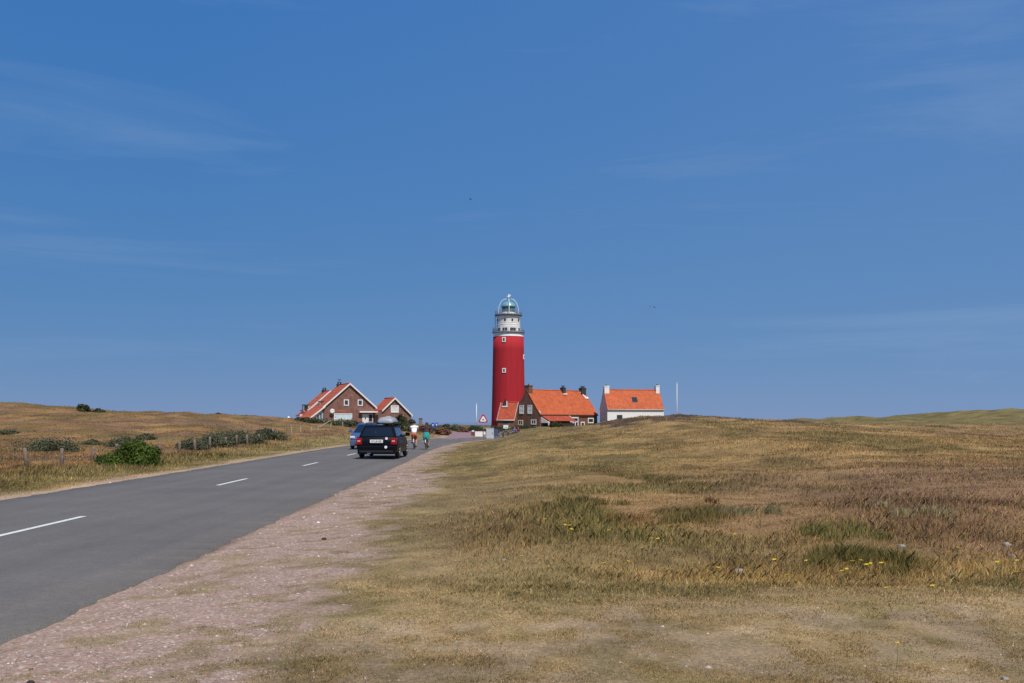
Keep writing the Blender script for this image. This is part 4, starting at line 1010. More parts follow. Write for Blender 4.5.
def bicycle(loc, rz, label, frame_m, scl=1.0, group=None, cat='bicycle', saddle_z=.92, guard=True):
    """rear hub at y=-.50, front hub at y=.55; runs along +y"""
    t = empty('bicycle', loc, rz, label, cat, group); t.scale = (scl, scl, scl)
    r = .34; fh = Vector((0, .58, r)); rh_ = Vector((0, -.48, r)); bb = Vector((0, -.05, .29)); st_ = Vector((0, -.22, .74)); hd = Vector((0, .38, .80)); hd2 = Vector((0, .42, .66))
    for hub in (rh_, fh):
        w = empty('wheel', hub); w.parent = t
        q = MB(); q.torus((0, 0, 0), (1, 0, 0), r-.022, .022, 36, 8); q.build('tyre', M_tyre, w)
        q = MB(); q.torus((0, 0, 0), (1, 0, 0), r-.05, .012, 32, 6)
        for k in range(14):
            a = 2*math.pi*k/14; q.tube([((-1)**k*.02, 0, 0), (0, math.cos(a)*(r-.05), math.sin(a)*(r-.05))], .0025, 3)
        q.tube([(-.05, 0, 0), (.05, 0, 0)], .02, 8); q.build('rim', M_rim, w)
    q = MB()
    for a, b_ in ((bb, st_), (st_, hd), (bb, hd2), (hd2, hd)): q.tube([a, b_], .017, 8)
    for sx in (-.045, .045):
        q.tube([bb+Vector((sx, 0, 0)), rh_+Vector((sx, 0, 0))], .010, 6); q.tube([st_+Vector((sx*.6, 0, 0)), rh_+Vector((sx, 0, 0))], .009, 6); q.tube([hd2+Vector((sx, 0, 0)), fh+Vector((sx, 0, 0))], .012, 6)
    q.tube([st_, st_+Vector((0, -.04, saddle_z-.76))], .013, 6); fr = q.build('frame', frame_m, t)
    q = MB(); q.ball((0, -.29, saddle_z-.0), .085, .075, .035); q.ball((0, -.17, saddle_z), .035, .10, .028); q.build('saddle', M_trim, t)
    q = MB(); q.tube([hd, hd+Vector((0, .02, .22))], .014, 6); q.tube([(-.27, .42, 1.05), (-.25, .50, 1.06), (-.10, .42, 1.03), (.10, .42, 1.03), (.25, .50, 1.06), (.27, .42, 1.05)], .012, 6)
    q.tube([(-.26, .56, 1.055), (-.245, .46, 1.06)], .018, 8); q.tube([(.26, .56, 1.055), (.245, .46, 1.06)], .018, 8); q.build('handlebar', M_trim, t)
    q = MB(); q.disc(bb, (1, 0, 0), .09, .012, 24); q.tube([bb+Vector((-.07, 0, 0)), bb+Vector((-.09, .1, .13))], .010, 6); q.tube([bb+Vector((.07, 0, 0)), bb+Vector((.09, -.1, -.13))], .010, 6)
    q.box(-.19, -.09, .01, .10, bb.z+.12, bb.z+.14); q.box(.09, .19, -.19, -.10, bb.z-.14, bb.z-.12); q.build('crank', M_rim, t)
    if guard:
        q = MB(); pts = [rh_+Vector((0, math.cos(a)*(r+.03), math.sin(a)*(r+.03))) for a in [R(60+14*k) for k in range(11)]]
        q.tube(pts, .028, 6); mgd = q.build('mudguard', M_trim, t)
        q = MB(); q.box(-.032, .032, -.86, -.83, .40, .62, .01); q.build('reflector_panel', M_stick, mgd)
        q = MB(); q.box(-.04, .04, -.86, -.82, .66, .71, .01); q.build('rear_lamp', M_tail, t)
        q = MB(); q.box(-.07, .07, -.72, -.36, .735, .75)
        for sx in (-.06, .06): q.tube([(sx, -.66, .735), (sx, -.48, .36)], .007, 4)
        q.build('luggage_rack', M_trim, t)
    return t
M_bf = mat('bike_frame_dark', (.02, .025, .04), .35, coat=.5); M_bf2 = mat('bike_frame_grey', (.12, .12, .13), .35, metal=.5)
r1 = (-5.68, 59.6, rd_z); r2_ = (-4.94, 59.3, rd_z)
bicycle(r1, R(2), 'dark bicycle under the rider in the white shirt', M_bf, scl=.93, saddle_z=.86)
rider((r1[0], r1[1]-.28, r1[2]), R(2), 'cyclist with white T-shirt and orange shorts riding away on the right lane', M_skin, M_shirt, M_orange, M_hair, scl=.93, lean=.24)
bicycle(r2_, R(-1), 'dark bicycle under the rider with the teal jacket', M_bf2, scl=.88, saddle_z=.86)
pb, PJ = rider((r2_[0], r2_[1]-.26, r2_[2]), R(-1), 'cyclist with long dark hair, brown top and teal jacket tied round the hips', M_skin2, M_brownt, M_navy, M_brownhair, sleeves=True, longhair=True, scl=.88, lean=.2)
# jacket tied round the hips, hanging over the back
hp = PJ['pel'][0]
q = MB(); rows = []
for (z, wx, wy_, dy) in ((.20, .165, .13, .0), (.12, .185, .15, -.02), (.0, .215, .17, -.06), (-.12, .225, .16, -.10), (-.24, .20, .11, -.14), (-.34, .16, .06, -.17)):
    rows.append([q.bm.verts.new((hp.x+(wx+.012*math.sin(5*a))*math.cos(a), hp.y+dy+wy_*math.sin(a)+.015*math.sin(7*a), hp.z+z)) for a in [2*math.pi*i/24 for i in range(24)]])
for a, b_ in zip(rows, rows[1:]):
    for i in range(24): q.bm.faces.new((a[i], a[(i+1) % 24], b_[(i+1) % 24], b_[i]))
q.bm.faces.new(rows[0][::-1]); q.bm.faces.new(rows[-1]); q.build('jacket', M_teal, pb, smooth=True)

# people and bicycles resting beyond the verge
def P3(X, D): return ((X-512)/FPX*D, D)
for X, D, rz, lab, sm, tp, bt in ((514, 104, 200, 'person in blue top sitting beside the parked bicycles', M_skin, mat('blue_cloth', rgb(70,84,140), .9), M_navy), (519, 106, 150, 'person in dark red top sitting right of the one in blue', M_skin2, M_redc, M_navy)):
    x, y = P3(X, D); rider((x, y, zt(x, y)+.20), R(rz), lab, sm, tp, bt, M_hair, cycling=False, lean=.05, bare_legs=False)
for k, (X, D, rz, lab) in enumerate(((502, 103, 60, 'dark bicycle parked nearest the grey cabinet'), (506.5, 105, 75, 'dark bicycle parked between two others behind the verge'), (510.5, 103, 110, 'dark bicycle parked next to the sitting people'))):
    x, y = P3(X, D); bicycle((x, y, zt(x, y)+.03), R(rz), lab, M_bf if k % 2 == 0 else M_bf2, guard=False, group='bicycles parked behind the verge')

# ------------------------------------------------------------------ signs and street furniture
M_post = mat('galvanised_post', rgb(150,152,152), .5, metal=.3)
M_signred = mat('sign_red', rgb(186,24,44), .45); M_signwhite = mat('sign_white', rgb(232,232,230), .5); M_signblue = mat('sign_blue', rgb(26,84,190), .45)
M_wood = mat('weathered_wood', rgb(128,112,100), .95, noise=.25, scale=6, bump=.4)
M_bwood = mat('brown_board', rgb(108,66,58), .85, noise=.15)
M_cab = mat('cabinet_grey', rgb(186,192,198), .6, noise=.06, scale=2); M_cabd = mat('cabinet_blue', rgb(66,76,112), .6)
def sgn(name, X, D, lab, cat): x, y = P3(X, D); return empty(name, (x, y, zt(x, y)), 0, lab, cat)
D = 108; t = sgn('warning_sign', 483.2, D, 'red edged triangular warning sign on a post left of the red tower', 'road sign')
zc = EYE+(422-418.9)*D/FPX-t.location.z
def tri(r_, y0, y1, rounded=.0):
    q = MB(); pts = []
    for k in range(3):
        a = R(90+120*k)
        for d_ in (-12, 0, 12): 
            aa = a+R(d_); rr = r_*(.90 if d_ else .96); pts.append((rr*math.cos(aa), zc+rr*math.sin(aa)-.06))
    q.prism(pts, y1-y0, 'y', y0); return q
tri(.56, -.05, -.03).build('border', M_signred, t); tri(.37, -.056, -.052).build('face', M_signwhite, t)
q = MB(); q.box(-.10, .10, -.062, -.058, zc-.12, zc-.06); q.box(-.07, .03, -.062, -.058, zc-.06, zc-.01); q.disc((-.07, -.06, zc-.13), (0, 1, 0), .03, .004, 12); q.disc((.07, -.06, zc-.13), (0, 1, 0), .03, .004, 12); q.build('symbol', M_ink, t)
q = MB(); q.tube([(0, 0, 0), (0, 0, zc+.35)], .035, 10); q.build('post', M_post, t)

for X, D, Y, w, h_, lab in ((433.0, 120, 425.0, .30, .50, 'left one of the two small blue signs beyond the cyclists'), (436.6, 120, 424.6, .28, .46, 'right one of the two small blue signs beyond the cyclists')):
    t = sgn('blue_sign', X, D, lab, 'road sign'); t['group'] = 'small blue signs'; zc = EYE+(422-Y)*D/FPX-t.location.z
    q = MB(); q.box(-w/2, w/2, -.05, -.03, zc-h_/2, zc+h_/2, .008); q.build('panel', M_signblue, t); q = MB(); q.box(-w*.2, w*.2, -.056, -.052, zc-h_*.22, zc+h_*.18); q.build('symbol', M_signwhite, t)
    q = MB(); q.tube([(0, 0, 0), (0, 0, zc+h_/2)], .03, 8); q.build('post', M_post, t)
D = 118; t = sgn('wooden_pillar', 420.6, D, 'square dark wooden pillar rising between the two cyclists', 'pillar'); zc = EYE+(422-418.9)*D/FPX-t.location.z
q = MB(); q.box(-.19, .19, -.15, .15, 0, zc, .02); q.build('shaft', M_wood, t); q = MB(); q.box(-.23, .23, -.19, .19, zc, zc+.07, .01); q.box(-.22, .22, -.18, .18, .0, .25); q.build('cap', M_timber, t)
D = 97; t = sgn('grey_cabinet', 490.3, D, 'grey roadside cabinet with a dark blue side beyond the verge', 'cabinet'); zc = EYE+(422-428.0)*D/FPX-t.location.z
t.rotation_euler = (0, 0, R(0))
q = MB(); q.box(-.38, .33, -.3, .5, 0, zc-.06, .012); cb = q.build('body', M_cab, t); q = MB(); q.box(-.41, .36, -.33, .53, zc-.06, zc, .01); q.build('lid', M_cab, t)
q = MB(); q.box(-.34, .29, -.315, -.305, .1, zc-.15); dr_ = q.build('door', M_cab, t); q = MB(); q.box(.18, .22, -.34, -.31, zc*.45, zc*.6); q.build('handle', M_trim, dr_)
q = MB(); q.box(.345, .74, -.1, .45, .25, zc-.10, .01); q.build('side_box', M_cabd, t); q = MB(); q.box(.70, .74, -.06, .4, 0, .25); q.build('leg', M_post, t)
D = 112; t = sgn('white_board', 478.9, D, 'white notice board low in the grass left of the grey cabinet', 'board'); zt0 = EYE+(422-431.6)*D/FPX-t.location.z; zb0 = EYE+(422-437)*D/FPX-t.location.z
q = MB(); q.box(-.42, .42, -.04, .02, zb0, zt0, .01); q.build('panel', M_signwhite, t)
for sx in (-.34, .34): q = MB(); q.box(sx-.04, sx+.04, .02, .1, 0, zt0+.02); q.build('leg', M_wood, t)
q = MB(); q.box(.50, .72, -.04, .02, zt0-.32, zt0-.02, .01); q.build('small_panel', M_signwhite, t); q = MB(); q.box(.58, .64, .02, .08, 0, zt0); q.build('leg', M_wood, t)
t = sgn('brown_post_box', 473.0, 112, 'short brown post with white cap left of the white notice board', 'post'); zt0 = EYE+(422-430.6)*112/FPX-t.location.z
q = MB(); q.box(-.2, .2, -.12, .12, 0, zt0-.12, .015); q.build('shaft', M_bwood, t); q = MB(); q.box(-.13, .13, -.14, .14, zt0-.12, zt0+.03, .015); q.build('cap', M_signwhite, t)
t = sgn('trestle_sign', 505.8, 128, 'small white sign on two legs in front of the orange roofed outbuilding', 'sign'); zc = EYE+(422-427.2)*128/FPX-t.location.z
q = MB(); q.box(-.30, .30, -.04, 0, zc-.2, zc+.26, .01); q.build('panel', M_signwhite, t); q = MB(); q.box(-.34, .34, 0, .05, zc+.34, zc+.40); q.build('top_rail', M_post, t)
for sx in (-.36, .36): q = MB(); q.box(sx-.03, sx+.03, 0, .06, 0, zc+.42); q.build('leg', M_wood, t)
t = sgn('marker_post', 461.0, 150, 'small white marker post in the scrub right of the blue signs', 'marker'); zc = EYE+(422-427.0)*150/FPX-t.location.z
q = MB(); q.box(-.16, .16, -.05, .05, max(.1, zc-.45), zc, .02); q.build('plate', M_signwhite, t); q = MB(); q.tube([(0, .08, 0), (0, .08, zc-.02)], .04, 6); q.build('post', M_wood, t)
# ------------------------------------------------------------------ fence along the left verge
fn = empty('fence', (-16.4, 34, 0), 0, 'low fence of weathered wooden posts and wire in the grass left of the road', 'fence')
tops = []
def fpost(x, y, hgt, tilt=0.0, r=.06, par=None, org=(-16.4, 34)):
    z = zt(x, y); q = MB(); n = 7; q.lathe([(r, -.2), (r*1.02, hgt*.5), (r*.97, hgt-.02), (r*.8, hgt)], n)
    p_ = q.build('post', M_wood, par); p_.location = (x-org[0], y-org[1], z); p_.rotation_euler = (R(tilt), R(tilt*.7), random.random()*6)
    return (x-org[0], y-org[1], z+hgt*.86)
k = 0
for i in range(16):
    y = 27.0+2.62*i; x = -16.5+.003*(y-35)**1+random.uniform(-.05, .05)
    tops.append(fpost(x, y, random.uniform(.58, .70), random.uniform(-7, 7), .065, fn))
for dz in (0, -.27):
    q = MB()
    for a, b_ in zip(tops, tops[1:]):
        m_ = ((a[0]+b_[0])/2, (a[1]+b_[1])/2, (a[2]+b_[2])/2-.03+dz); q.tube([(a[0]+.07, a[1], a[2]+dz), (m_[0]+.07, m_[1], m_[2]), (b_[0]+.07, b_[1], b_[2]+dz)], .004, 4)
    q.build('wire', M_post, fn)
# thin pale stakes and a broken rail further on
sf = empty('broken_fence', (-16, 80, 0), 0, 'row of thin pale stakes with one fallen white rail before the scrub', 'fence')
for X, D in ((273, 71), (291, 76), (300.5, 80), (311, 84), (330.5, 92), (343, 96), (318, 88)):
    x, y = P3(X, D); z = zt(x, y); q = MB(); q.tube([(0, 0, -.2), (0, 0, random.uniform(.6, .85))], .035, 6, r2=.03); o = q.build('stake', mat('pale_stake', rgb(150,140,126), .9, noise=.2) if 'pale_stake' not in bpy.data.materials else bpy.data.materials['pale_stake'], sf); o.location = (x+16, y-80, z); o.rotation_euler = (0, R(random.uniform(-5, 5)), 0)
xa, ya = P3(319, 90); xb, yb = P3(331, 92)
q = MB(); q.tube([(xa+16, ya-80, zt(xa, ya)+.35), (xb+16, yb-80, zt(xb, yb)+1.0)], .05, 6); q.build('rail', bpy.data.materials['pale_stake'], sf)

# ------------------------------------------------------------------ shrubs
def leafmat(name, c1, c2, rough=.6, trans=.25):
    m = bpy.data.materials.new(name); m.use_nodes = True; nt = m.node_tree; b = nt.nodes['Principled BSDF']; out = nt.nodes['Material Output']
    at = nt.nodes.new('ShaderNodeAttribute'); at.attribute_name = 'leaf'
    r_ = nt.nodes.new('ShaderNodeValToRGB'); r_.color_ramp.elements[0].color = (*c1, 1); r_.color_ramp.elements[1].color = (*c2, 1)
    nt.links.new(at.outputs['Fac'], r_.inputs['Fac']); nt.links.new(r_.outputs[0], b.inputs['Base Color']); b.inputs['Roughness'].default_value = rough; b.inputs['Specular IOR Level'].default_value = .25
    tl = nt.nodes.new('ShaderNodeBsdfTranslucent'); nt.links.new(r_.outputs[0], tl.inputs['Color']); mx_ = nt.nodes.new('ShaderNodeMixShader'); mx_.inputs[0].default_value = trans
    nt.links.new(b.outputs[0], mx_.inputs[1]); nt.links.new(tl.outputs[0], mx_.inputs[2]); nt.links.new(mx_.outputs[0], out.inputs['Surface'])
    return m
M_leafg = leafmat('bright_green_leaves', rgb(34,48,14), rgb(92,112,38))
M_leafs = leafmat('grey_green_leaves', rgb(62,66,46), rgb(112,112,84))
M_leafd = leafmat('dark_green_leaves', rgb(40,46,26), rgb(86,90,54))
M_leafb = leafmat('brown_heather_leaves', rgb(92,66,50), rgb(146,104,84))
M_twig = mat('grey_twigs', rgb(84,74,62), .95)

def shrub(name, X, D, wpx, hpx, leafm, label, cat='shrub', group=None, n=None, leaf=.05, dep=1.0, sink=.05, Ybase=None, seed=0, lobes=26):
    """mound of leaf clumps; wpx, hpx = apparent size, converted to metres at distance D"""
    rg = np.random.default_rng(100+seed); x, y = P3(X, D); z = zt(x, y)-sink
    w = wpx/FPX*D; hh = hpx/FPX*D; t = empty(name, (x, y, z), 0, label, cat, group)
    d = w*dep
    lo = []
    for i in range(lobes):
        a = rg.uniform(0, 2*math.pi); r_ = rg.uniform(.0, .78)**.8; lx_ = r_*math.cos(a)*w/2; ly_ = r_*math.sin(a)*d/2
        top = hh*(1-.75*r_**2)*rg.uniform(.5, 1.0); s_ = rg.uniform(.07, .24)*min(w, d*1.2)
        lo.append((lx_, ly_, max(top-s_*.7, s_*.25), s_, s_*rg.uniform(.65, .9), rg.uniform(0, 1)))
    n = n or 9000; li = rg.integers(0, lobes, n); L_ = np.array(lo)[li]
    u = rg.normal(size=(n, 3)); u /= np.linalg.norm(u, axis=1)[:, None]; rad = rg.uniform(.4, 1.06, n)**.6*(1+.26*rg.normal(size=n))
    c = np.stack([L_[:, 0]+u[:, 0]*L_[:, 3]*rad, L_[:, 1]+u[:, 1]*L_[:, 3]*rad, L_[:, 2]+u[:, 2]*L_[:, 4]*rad], 1); c[:, 2] = np.abs(c[:, 2])
    nr = u+rg.normal(size=(n, 3))*.55; nr /= np.linalg.norm(nr, axis=1)[:, None]
    a = np.cross(nr, rg.normal(size=(n, 3))); a /= np.linalg.norm(a, axis=1)[:, None]; b_ = np.cross(nr, a)
    sz = leaf*rg.uniform(.6, 1.3, n)[:, None]
    V = np.stack([c-a*sz*.9, c+b_*sz*.42, c+a*sz*.9, c-b_*sz*.42], 1).reshape(-1, 3)
    me = bpy.data.meshes.new('foliage'); me.vertices.add(4*n); me.vertices.foreach_set('co', V.ravel()); me.loops.add(4*n); me.loops.foreach_set('vertex_index', np.arange(4*n)); me.polygons.add(n); me.polygons.foreach_set('loop_start', np.arange(0, 4*n, 4)); me.update()
    at = me.attributes.new('leaf', 'FLOAT', 'FACE'); at.data.foreach_set('value', np.clip(L_[:, 5]*.5+rg.uniform(0, .6, n), 0, 1)); me.materials.append(leafm)
    o = bpy.data.objects.new('foliage', me); COL.objects.link(o); o.parent = t
    q = MB()
    for (lx_, ly_, lz_, s_, sv_, _) in lo[:10]: q.tube([(lx_*.15, ly_*.15, -.05), (lx_*.6, ly_*.6, lz_*.5), (lx_, ly_, lz_)], max(.012, .02*w/2.5), 5, r2=.006)
    q.build('stem', M_twig, t); return t
shrub('green_bush', 133, 36.6, 72, 27, M_leafg, 'bright green leafy bush growing at the fence beside the road', n=16000, leaf=.055, seed=1, lobes=22, dep=.8)
gs = 'grey green shrubs on the dune'
for i, (X, D, w, h_, lab) in enumerate((
    (48, 51, 54, 18, 'wide grey green shrub behind the fence, leftmost on the slope'),
    (92, 58, 16, 7, 'small grey green shrub just left of and above the bright green bush'),
    (126, 58, 34, 14, 'grey green shrub rising directly behind the bright green bush'),
    (146, 66, 18, 8, 'little grey green shrub right of the bright green bush on the slope'),
    (190, 54.5, 30, 15, 'grey green shrub at the left end of the long scrub patch'),
    (214, 59, 40, 18, 'grey green shrub in the middle of the long scrub patch, second from its left'),
    (226, 68, 52, 15, 'highest grey green shrub at the back of the long scrub patch'),
    (243, 65, 38, 17, 'grey green shrub in the long scrub patch behind the thin fence posts'),
    (267, 71, 36, 15, 'grey green shrub at the right end of the long scrub patch'),
    (8, 70, 18, 6, 'low dark tuft shrub at the left edge of the picture'))):
    shrub('low_shrub', X, D, w*1.15, h_*.85, M_leafs, lab, group=gs, n=6500, leaf=.07, seed=10+i, dep=.9, lobes=34)
for i, (X, D, w, h_, lab) in enumerate(((83, 108, 19, 8, 'larger of two dark round bushes on the left skyline'), (98, 108, 15, 6, 'smaller of two dark round bushes on the left skyline'), (219, 108, 9, 4, 'tiny dark bush on the skyline above the scrub patch'), (445.5, 185, 9.5, 6, 'dark round bush standing alone beyond the bend right of the blue signs'))):
    shrub('round_bush', X, D, w, h_, M_leafd, lab, n=3500, leaf=.14, seed=30+i, lobes=10)
for i, (X, D, w, h_, lm, lab) in enumerate((
    (307, 112, 26, 5, M_leafd, 'dark shrub below the white garden fence'),
    (322, 118, 34, 5, M_leafs, 'grey green shrub under the glazed lean-to of the brick house'),
    (343, 108, 34, 7, M_leafs, 'dark shrub below the pale garage door'),
    (362, 114, 26, 6, M_leafd, 'shrub hedge piece in front of the white front door'),
    (387, 118, 22, 11, M_leafd, 'shrub between the white door and the small brick house'),
    (402, 118, 26, 14, M_leafd, 'tall dark shrub covering the foot of the small brick house'),
    (405, 106, 30, 9, M_leafs, 'grey green shrub behind the black car by the bend'),
    (424, 112, 18, 8, M_leafb, 'rusty brown shrub between the two cyclists'),
    (441, 112, 20, 9, M_leafb, 'pinkish brown heather mound under the blue signs'),
    (433, 126, 24, 8, M_leafs, 'grey green scrub clump behind the pinkish heather mound'),
    (455, 150, 30, 7, M_leafs, 'grey green scrub clump around the white marker post'),
    (476, 160, 30, 6, M_leafd, 'dark scrub clump at the foot of the white mast'),
    (497, 158, 28, 7, M_leafd, 'dark scrub clump at the foot of the red tower'),
    (523, 170, 30, 5, M_leafd, 'green hedge piece below the two lower gable windows'),
    (556, 205, 18, 7, M_leafd, 'green shrub in front of the porch of the brick cottage'),
    (463, 135, 12, 5, M_leafb, 'brownish tuft shrub left of the brown post'))):
    shrub('scrub', X, D, w, h_, lm, lab, group='shrubs round the bend and the houses', n=5000, leaf=.12, seed=50+i, dep=.6, lobes=24)
    
# tufts of taller grass and weeds in the bank, each rooted in its own spot
def tussock(X, Y, wpx, hpx, c1, c2, lab, n=2600, seed=0, wmul=.65):
    rg = np.random.default_rng(seed); x0, y0, z0 = ground_at(X, Y); w = wpx/FPX*y0; hh = hpx/FPX*y0
    k = max(4, int(wpx/7)); cx = rg.normal(0, .28, k)*w; cy = rg.normal(0, .45, k)*w*.7; cs = rg.uniform(.5, 1.1, k); ci = rg.integers(0, k, n)
    x = x0+cx[ci]+rg.normal(0, .08, n)*w; y = y0+cy[ci]+rg.normal(0, .11, n)*w; h_ = hh*cs[ci]*rg.uniform(.3, .9, n)
    t_ = rg.uniform(0, 1, (n, 1)); col = np.clip((np.array(c1)*(1-t_)+np.array(c2)*t_)*np.exp(rg.normal(0, .2, (n, 1))), 0, 1)
    o = blades('grass_tussock', x, y, h_, np.full(n, .0006*y0*wmul)*rg.uniform(.7, 1.6, n), col, .55); del o['kind']; tag(o, lab, 'grass tuft', 'grass tufts on the bank'); return o
TUSSOCKS = [(868, 562, 90, 22, rgb(104,98,50), rgb(160,142,86), 'darker green grass tuft in the hollow left of the dull pale stone', 3600),
 (742, 514, 56, 13, rgb(120,116,76), rgb(184,168,124), 'pale green grass tuft high in the middle of the bank', 1500),
 (835, 534, 70, 15, rgb(122,120,66), rgb(176,156,98), 'fresh green grass tuft just above the darker green tuft', 2200),
 (905, 514, 60, 14, rgb(150,136,98), rgb(200,182,138), 'pale straw grass tuft in the brown heath on the right', 1200),
 (580, 504, 64, 10, rgb(100,92,54), rgb(152,134,84), 'dark olive grass tuft nearest the verge on the bank', 1500),
 (672, 518, 84, 12, rgb(104,96,54), rgb(158,138,84), 'dark olive grass tuft in the middle of the bank', 2200),
 (654, 480, 60, 7, rgb(106,98,60), rgb(154,136,88), 'olive grass tuft highest up on the pale field', 1000),
 (714, 503, 14, 8, rgb(120,86,62), rgb(160,122,86), 'dead brown weed stalks above the middle of the bank', 200),
 (953, 580, 6, 24, rgb(196,178,130), rgb(226,206,160), 'lone tall pale stalk beside two yellow flowers', 14),
 (935, 576, 70, 11, rgb(160,134,84), rgb(214,184,126), 'straw coloured grass tuft at the foot of the bank on the right', 1300),
 (620, 522, 56, 10, rgb(132,96,62), rgb(180,138,90), 'rusty grass tuft between the olive ones', 1000),
 (22, 470, 26, 9, rgb(110,84,60), rgb(150,120,84), 'brown grass tuft at the foot of the leftmost fence post', 500),
 (205, 458, 30, 7, rgb(86,90,50), rgb(138,128,78), 'green grass tuft before the fence right of the bright bush', 500)]

# ------------------------------------------------------------------ stones
M_stone = mat('pale_stone', rgb(150,143,136), .9, noise=.4, scale=14, bump=.5)
M_clod = mat('dark_clod', rgb(50,42,38), .95, noise=.2, scale=20)
def stone(X, Y, wpx, m, lab, grp=None, nm='stone', cat='stone'):
    x, y, z = ground_at(X, Y); r_ = wpx/FPX*y/2; q = MB(); q.ball((0, 0, 0), r_, r_*.9, r_*.75, sub=3)
    for v in q.bm.verts:
        p_ = v.co/r_; f = 1+.35*(fbm(np.array([p_.x*1.6+X]), np.array([p_.y*1.6+p_.z*2.1]), int(X), 3)[0]-.5)*2; v.co *= f
    o = q.build(nm, m, smooth=True); o.location = (x, y, z+r_*.15); tag(o, lab, cat, grp); return o
stone(738, 574, 12, M_stone, 'largest pale speckled stone lying in the grass below the bank', 'pale stones in the grass')
for X, Y, w, lab in ((1007, 546, 8, 'white stone near the right edge, the upper of two'), (1012, 558, 8, 'whitish stone near the right edge, the lower of two'), (902, 548, 8, 'dull pale stone right of the dark green weeds'), (504, 561, 5, 'small white stone left on the turf beside the green patch'), (511, 555, 3, 'tiny white stone just behind the small white one'), (1005, 680, 7, 'white pebble at the bottom right corner'), (686, 667, 4, 'lone white pebble on the bare soil in the foreground')):
    stone(X, Y, w, M_stone, lab, 'pale stones in the grass')
stone(324, 540, 5, M_clod, 'dark clod on the middle of the gravel verge', 'dark clods on the gravel', 'clod', 'clod'); stone(31, 684, 8, M_clod, 'dark clod at the bottom left corner of the gravel', 'dark clods on the gravel', 'clod', 'clod')
for X, Y, w, lab in ((211, 601, 5, 'bright pebble in the middle of the gravel verge'), (29, 657, 6, 'bright pebble low on the left of the gravel verge'), (230, 651, 5, 'bright pebble below the middle of the gravel verge'), (157, 570, 4, 'pale pebble right on the asphalt edge')):
    stone(X, Y, w, M_stone, lab, 'bright pebbles on the gravel', 'pebble', 'pebble')

# ------------------------------------------------------------------ yellow flowers
M_yel = mat('yellow_petals', rgb(232,196,30), .6); M_stemg = mat('green_stem', rgb(96,108,52), .8)
q = MB(); q.mi = 1; q.tube([(0, 0, 0), (.01, 0, .10), (0, .01, .19)], .0022, 4); q.mi = 0
for k in range(11):
    a = 2*math.pi*k/11; q.slab([(0, 0, .19), (.006*math.cos(a+.4), .006*math.sin(a+.4), .194), (.021*math.cos(a+.12), .021*math.sin(a+.12), .20), (.021*math.cos(a-.12), .021*math.sin(a-.12), .20)], .002)
q.ball((0, 0, .195), .007, .007, .004, sub=1)
fl0 = q.build('yellow_flower', [M_yel, M_stemg]); first = True
FL = [(673,535),(675,533),(734,544),(652,548),(660,547),(563,535),(566,531),(568,540),(571,538),(612,537),(609,572),(626,570),(788,589),(869,577),(872,574),(854,575),(858,578),(844,582),(846,579),(826,534),(809,569),(713,586),(884,575),(953,566),(955,563),(978,569),(983,572),(1002,577),(1012,590),(936,601),(892,607),(776,575),(524,570),(896,666),(545,532),(693,532),(640,560),(964,545),(920,538),(1018,578)]
def flab(X, Y):
    if Y > 650: return 'single yellow flower on the bare soil in the right foreground'
    if X < 530: return 'yellow flower furthest to the left, near the small white stone'
    if X < 560: return 'yellow flower just left of and above the left cluster of yellow flowers'
    if X < 575: return 'yellow flower in the left cluster in the green part of the bank'
    if X < 630 and Y > 560: return 'yellow flower in the green turf left of the largest pale stone'
    if X < 615: return 'single yellow flower between the left cluster and the middle pair'
    if X < 665: return 'yellow flower on the bank left of the middle pair of yellow flowers'
    if X < 680: return 'yellow flower of the bright pair in the middle of the bank'
    if X < 700: return 'yellow flower just right of the bright middle pair'
    if X < 740 and Y < 560: return 'single yellow flower on the bank above the largest pale stone'
    if X < 720: return 'yellow flower in the straw just left of the largest pale stone'
    if X < 820 and Y > 560: return 'yellow flower in the straw between the largest pale stone and the green weeds'
    if X < 830: return 'single yellow flower left of the dark green weeds, high on the bank'
    if X < 890: return 'yellow flower in the row just below the dark green weeds'
    if X < 940 and Y > 590: return 'yellow flower in the pale grass well below the green weeds'
    if X < 925: return 'yellow flower high in the brown heath right of the green weeds'
    if X < 966: return 'yellow flower right of the green weeds, beside a tall pale grass stalk'
    return 'yellow flower in the grass near the right edge below the white stones'
for X, Y in FL:
    x, y, z = ground_at(X, Y+5); o = fl0 if first else fl0.copy()
    if not first: COL.objects.link(o)
    first = False; s_ = random.uniform(.8, 1.25)*(.6 if Y > 650 else 1); o.location = (x, y, z); o.scale = (s_, s_, random.uniform(.75, 1.2)); o.rotation_euler = (R(random.uniform(-14, 14)), R(random.uniform(-14, 14)), random.random()*6)
    tag(o, flab(X, Y), 'flower', 'yellow flowers in the grass')

# ------------------------------------------------------------------ birds
M_bird = mat('gull_grey', rgb(90,96,104), .8)
q = MB(); q.ball((0, 0, 0), .07, .22, .06)
for sx in (-1, 1): q.slab([(0, -.06, .02), (sx*.28, -.1, .13), (sx*.28, .05, .13), (0, .08, .02)], .012); q.slab([(sx*.28, -.1, .13), (sx*.62, -.2, .06), (sx*.60, -.08, .06), (sx*.28, .05, .13)], .01)
b0 = q.build('bird', M_bird); b0.location = (*P3(650.3, 240), EYE+(422-306.8)*240/FPX); tag(b0, 'left one of two tiny birds flying right of the lighthouse top', 'bird', 'distant birds')
for X, Y, D, lab in ((654.2, 307.3, 245, 'right one of two tiny birds flying right of the lighthouse top'), (470.4, 199.4, 200, 'single tiny bird high in the sky left of the tower')):
    o = b0.copy(); COL.objects.link(o); o.location = (*P3(X, D), EYE+(422-Y)*D/FPX); o.rotation_euler = (0, .2, 1.2); o['label'] = lab

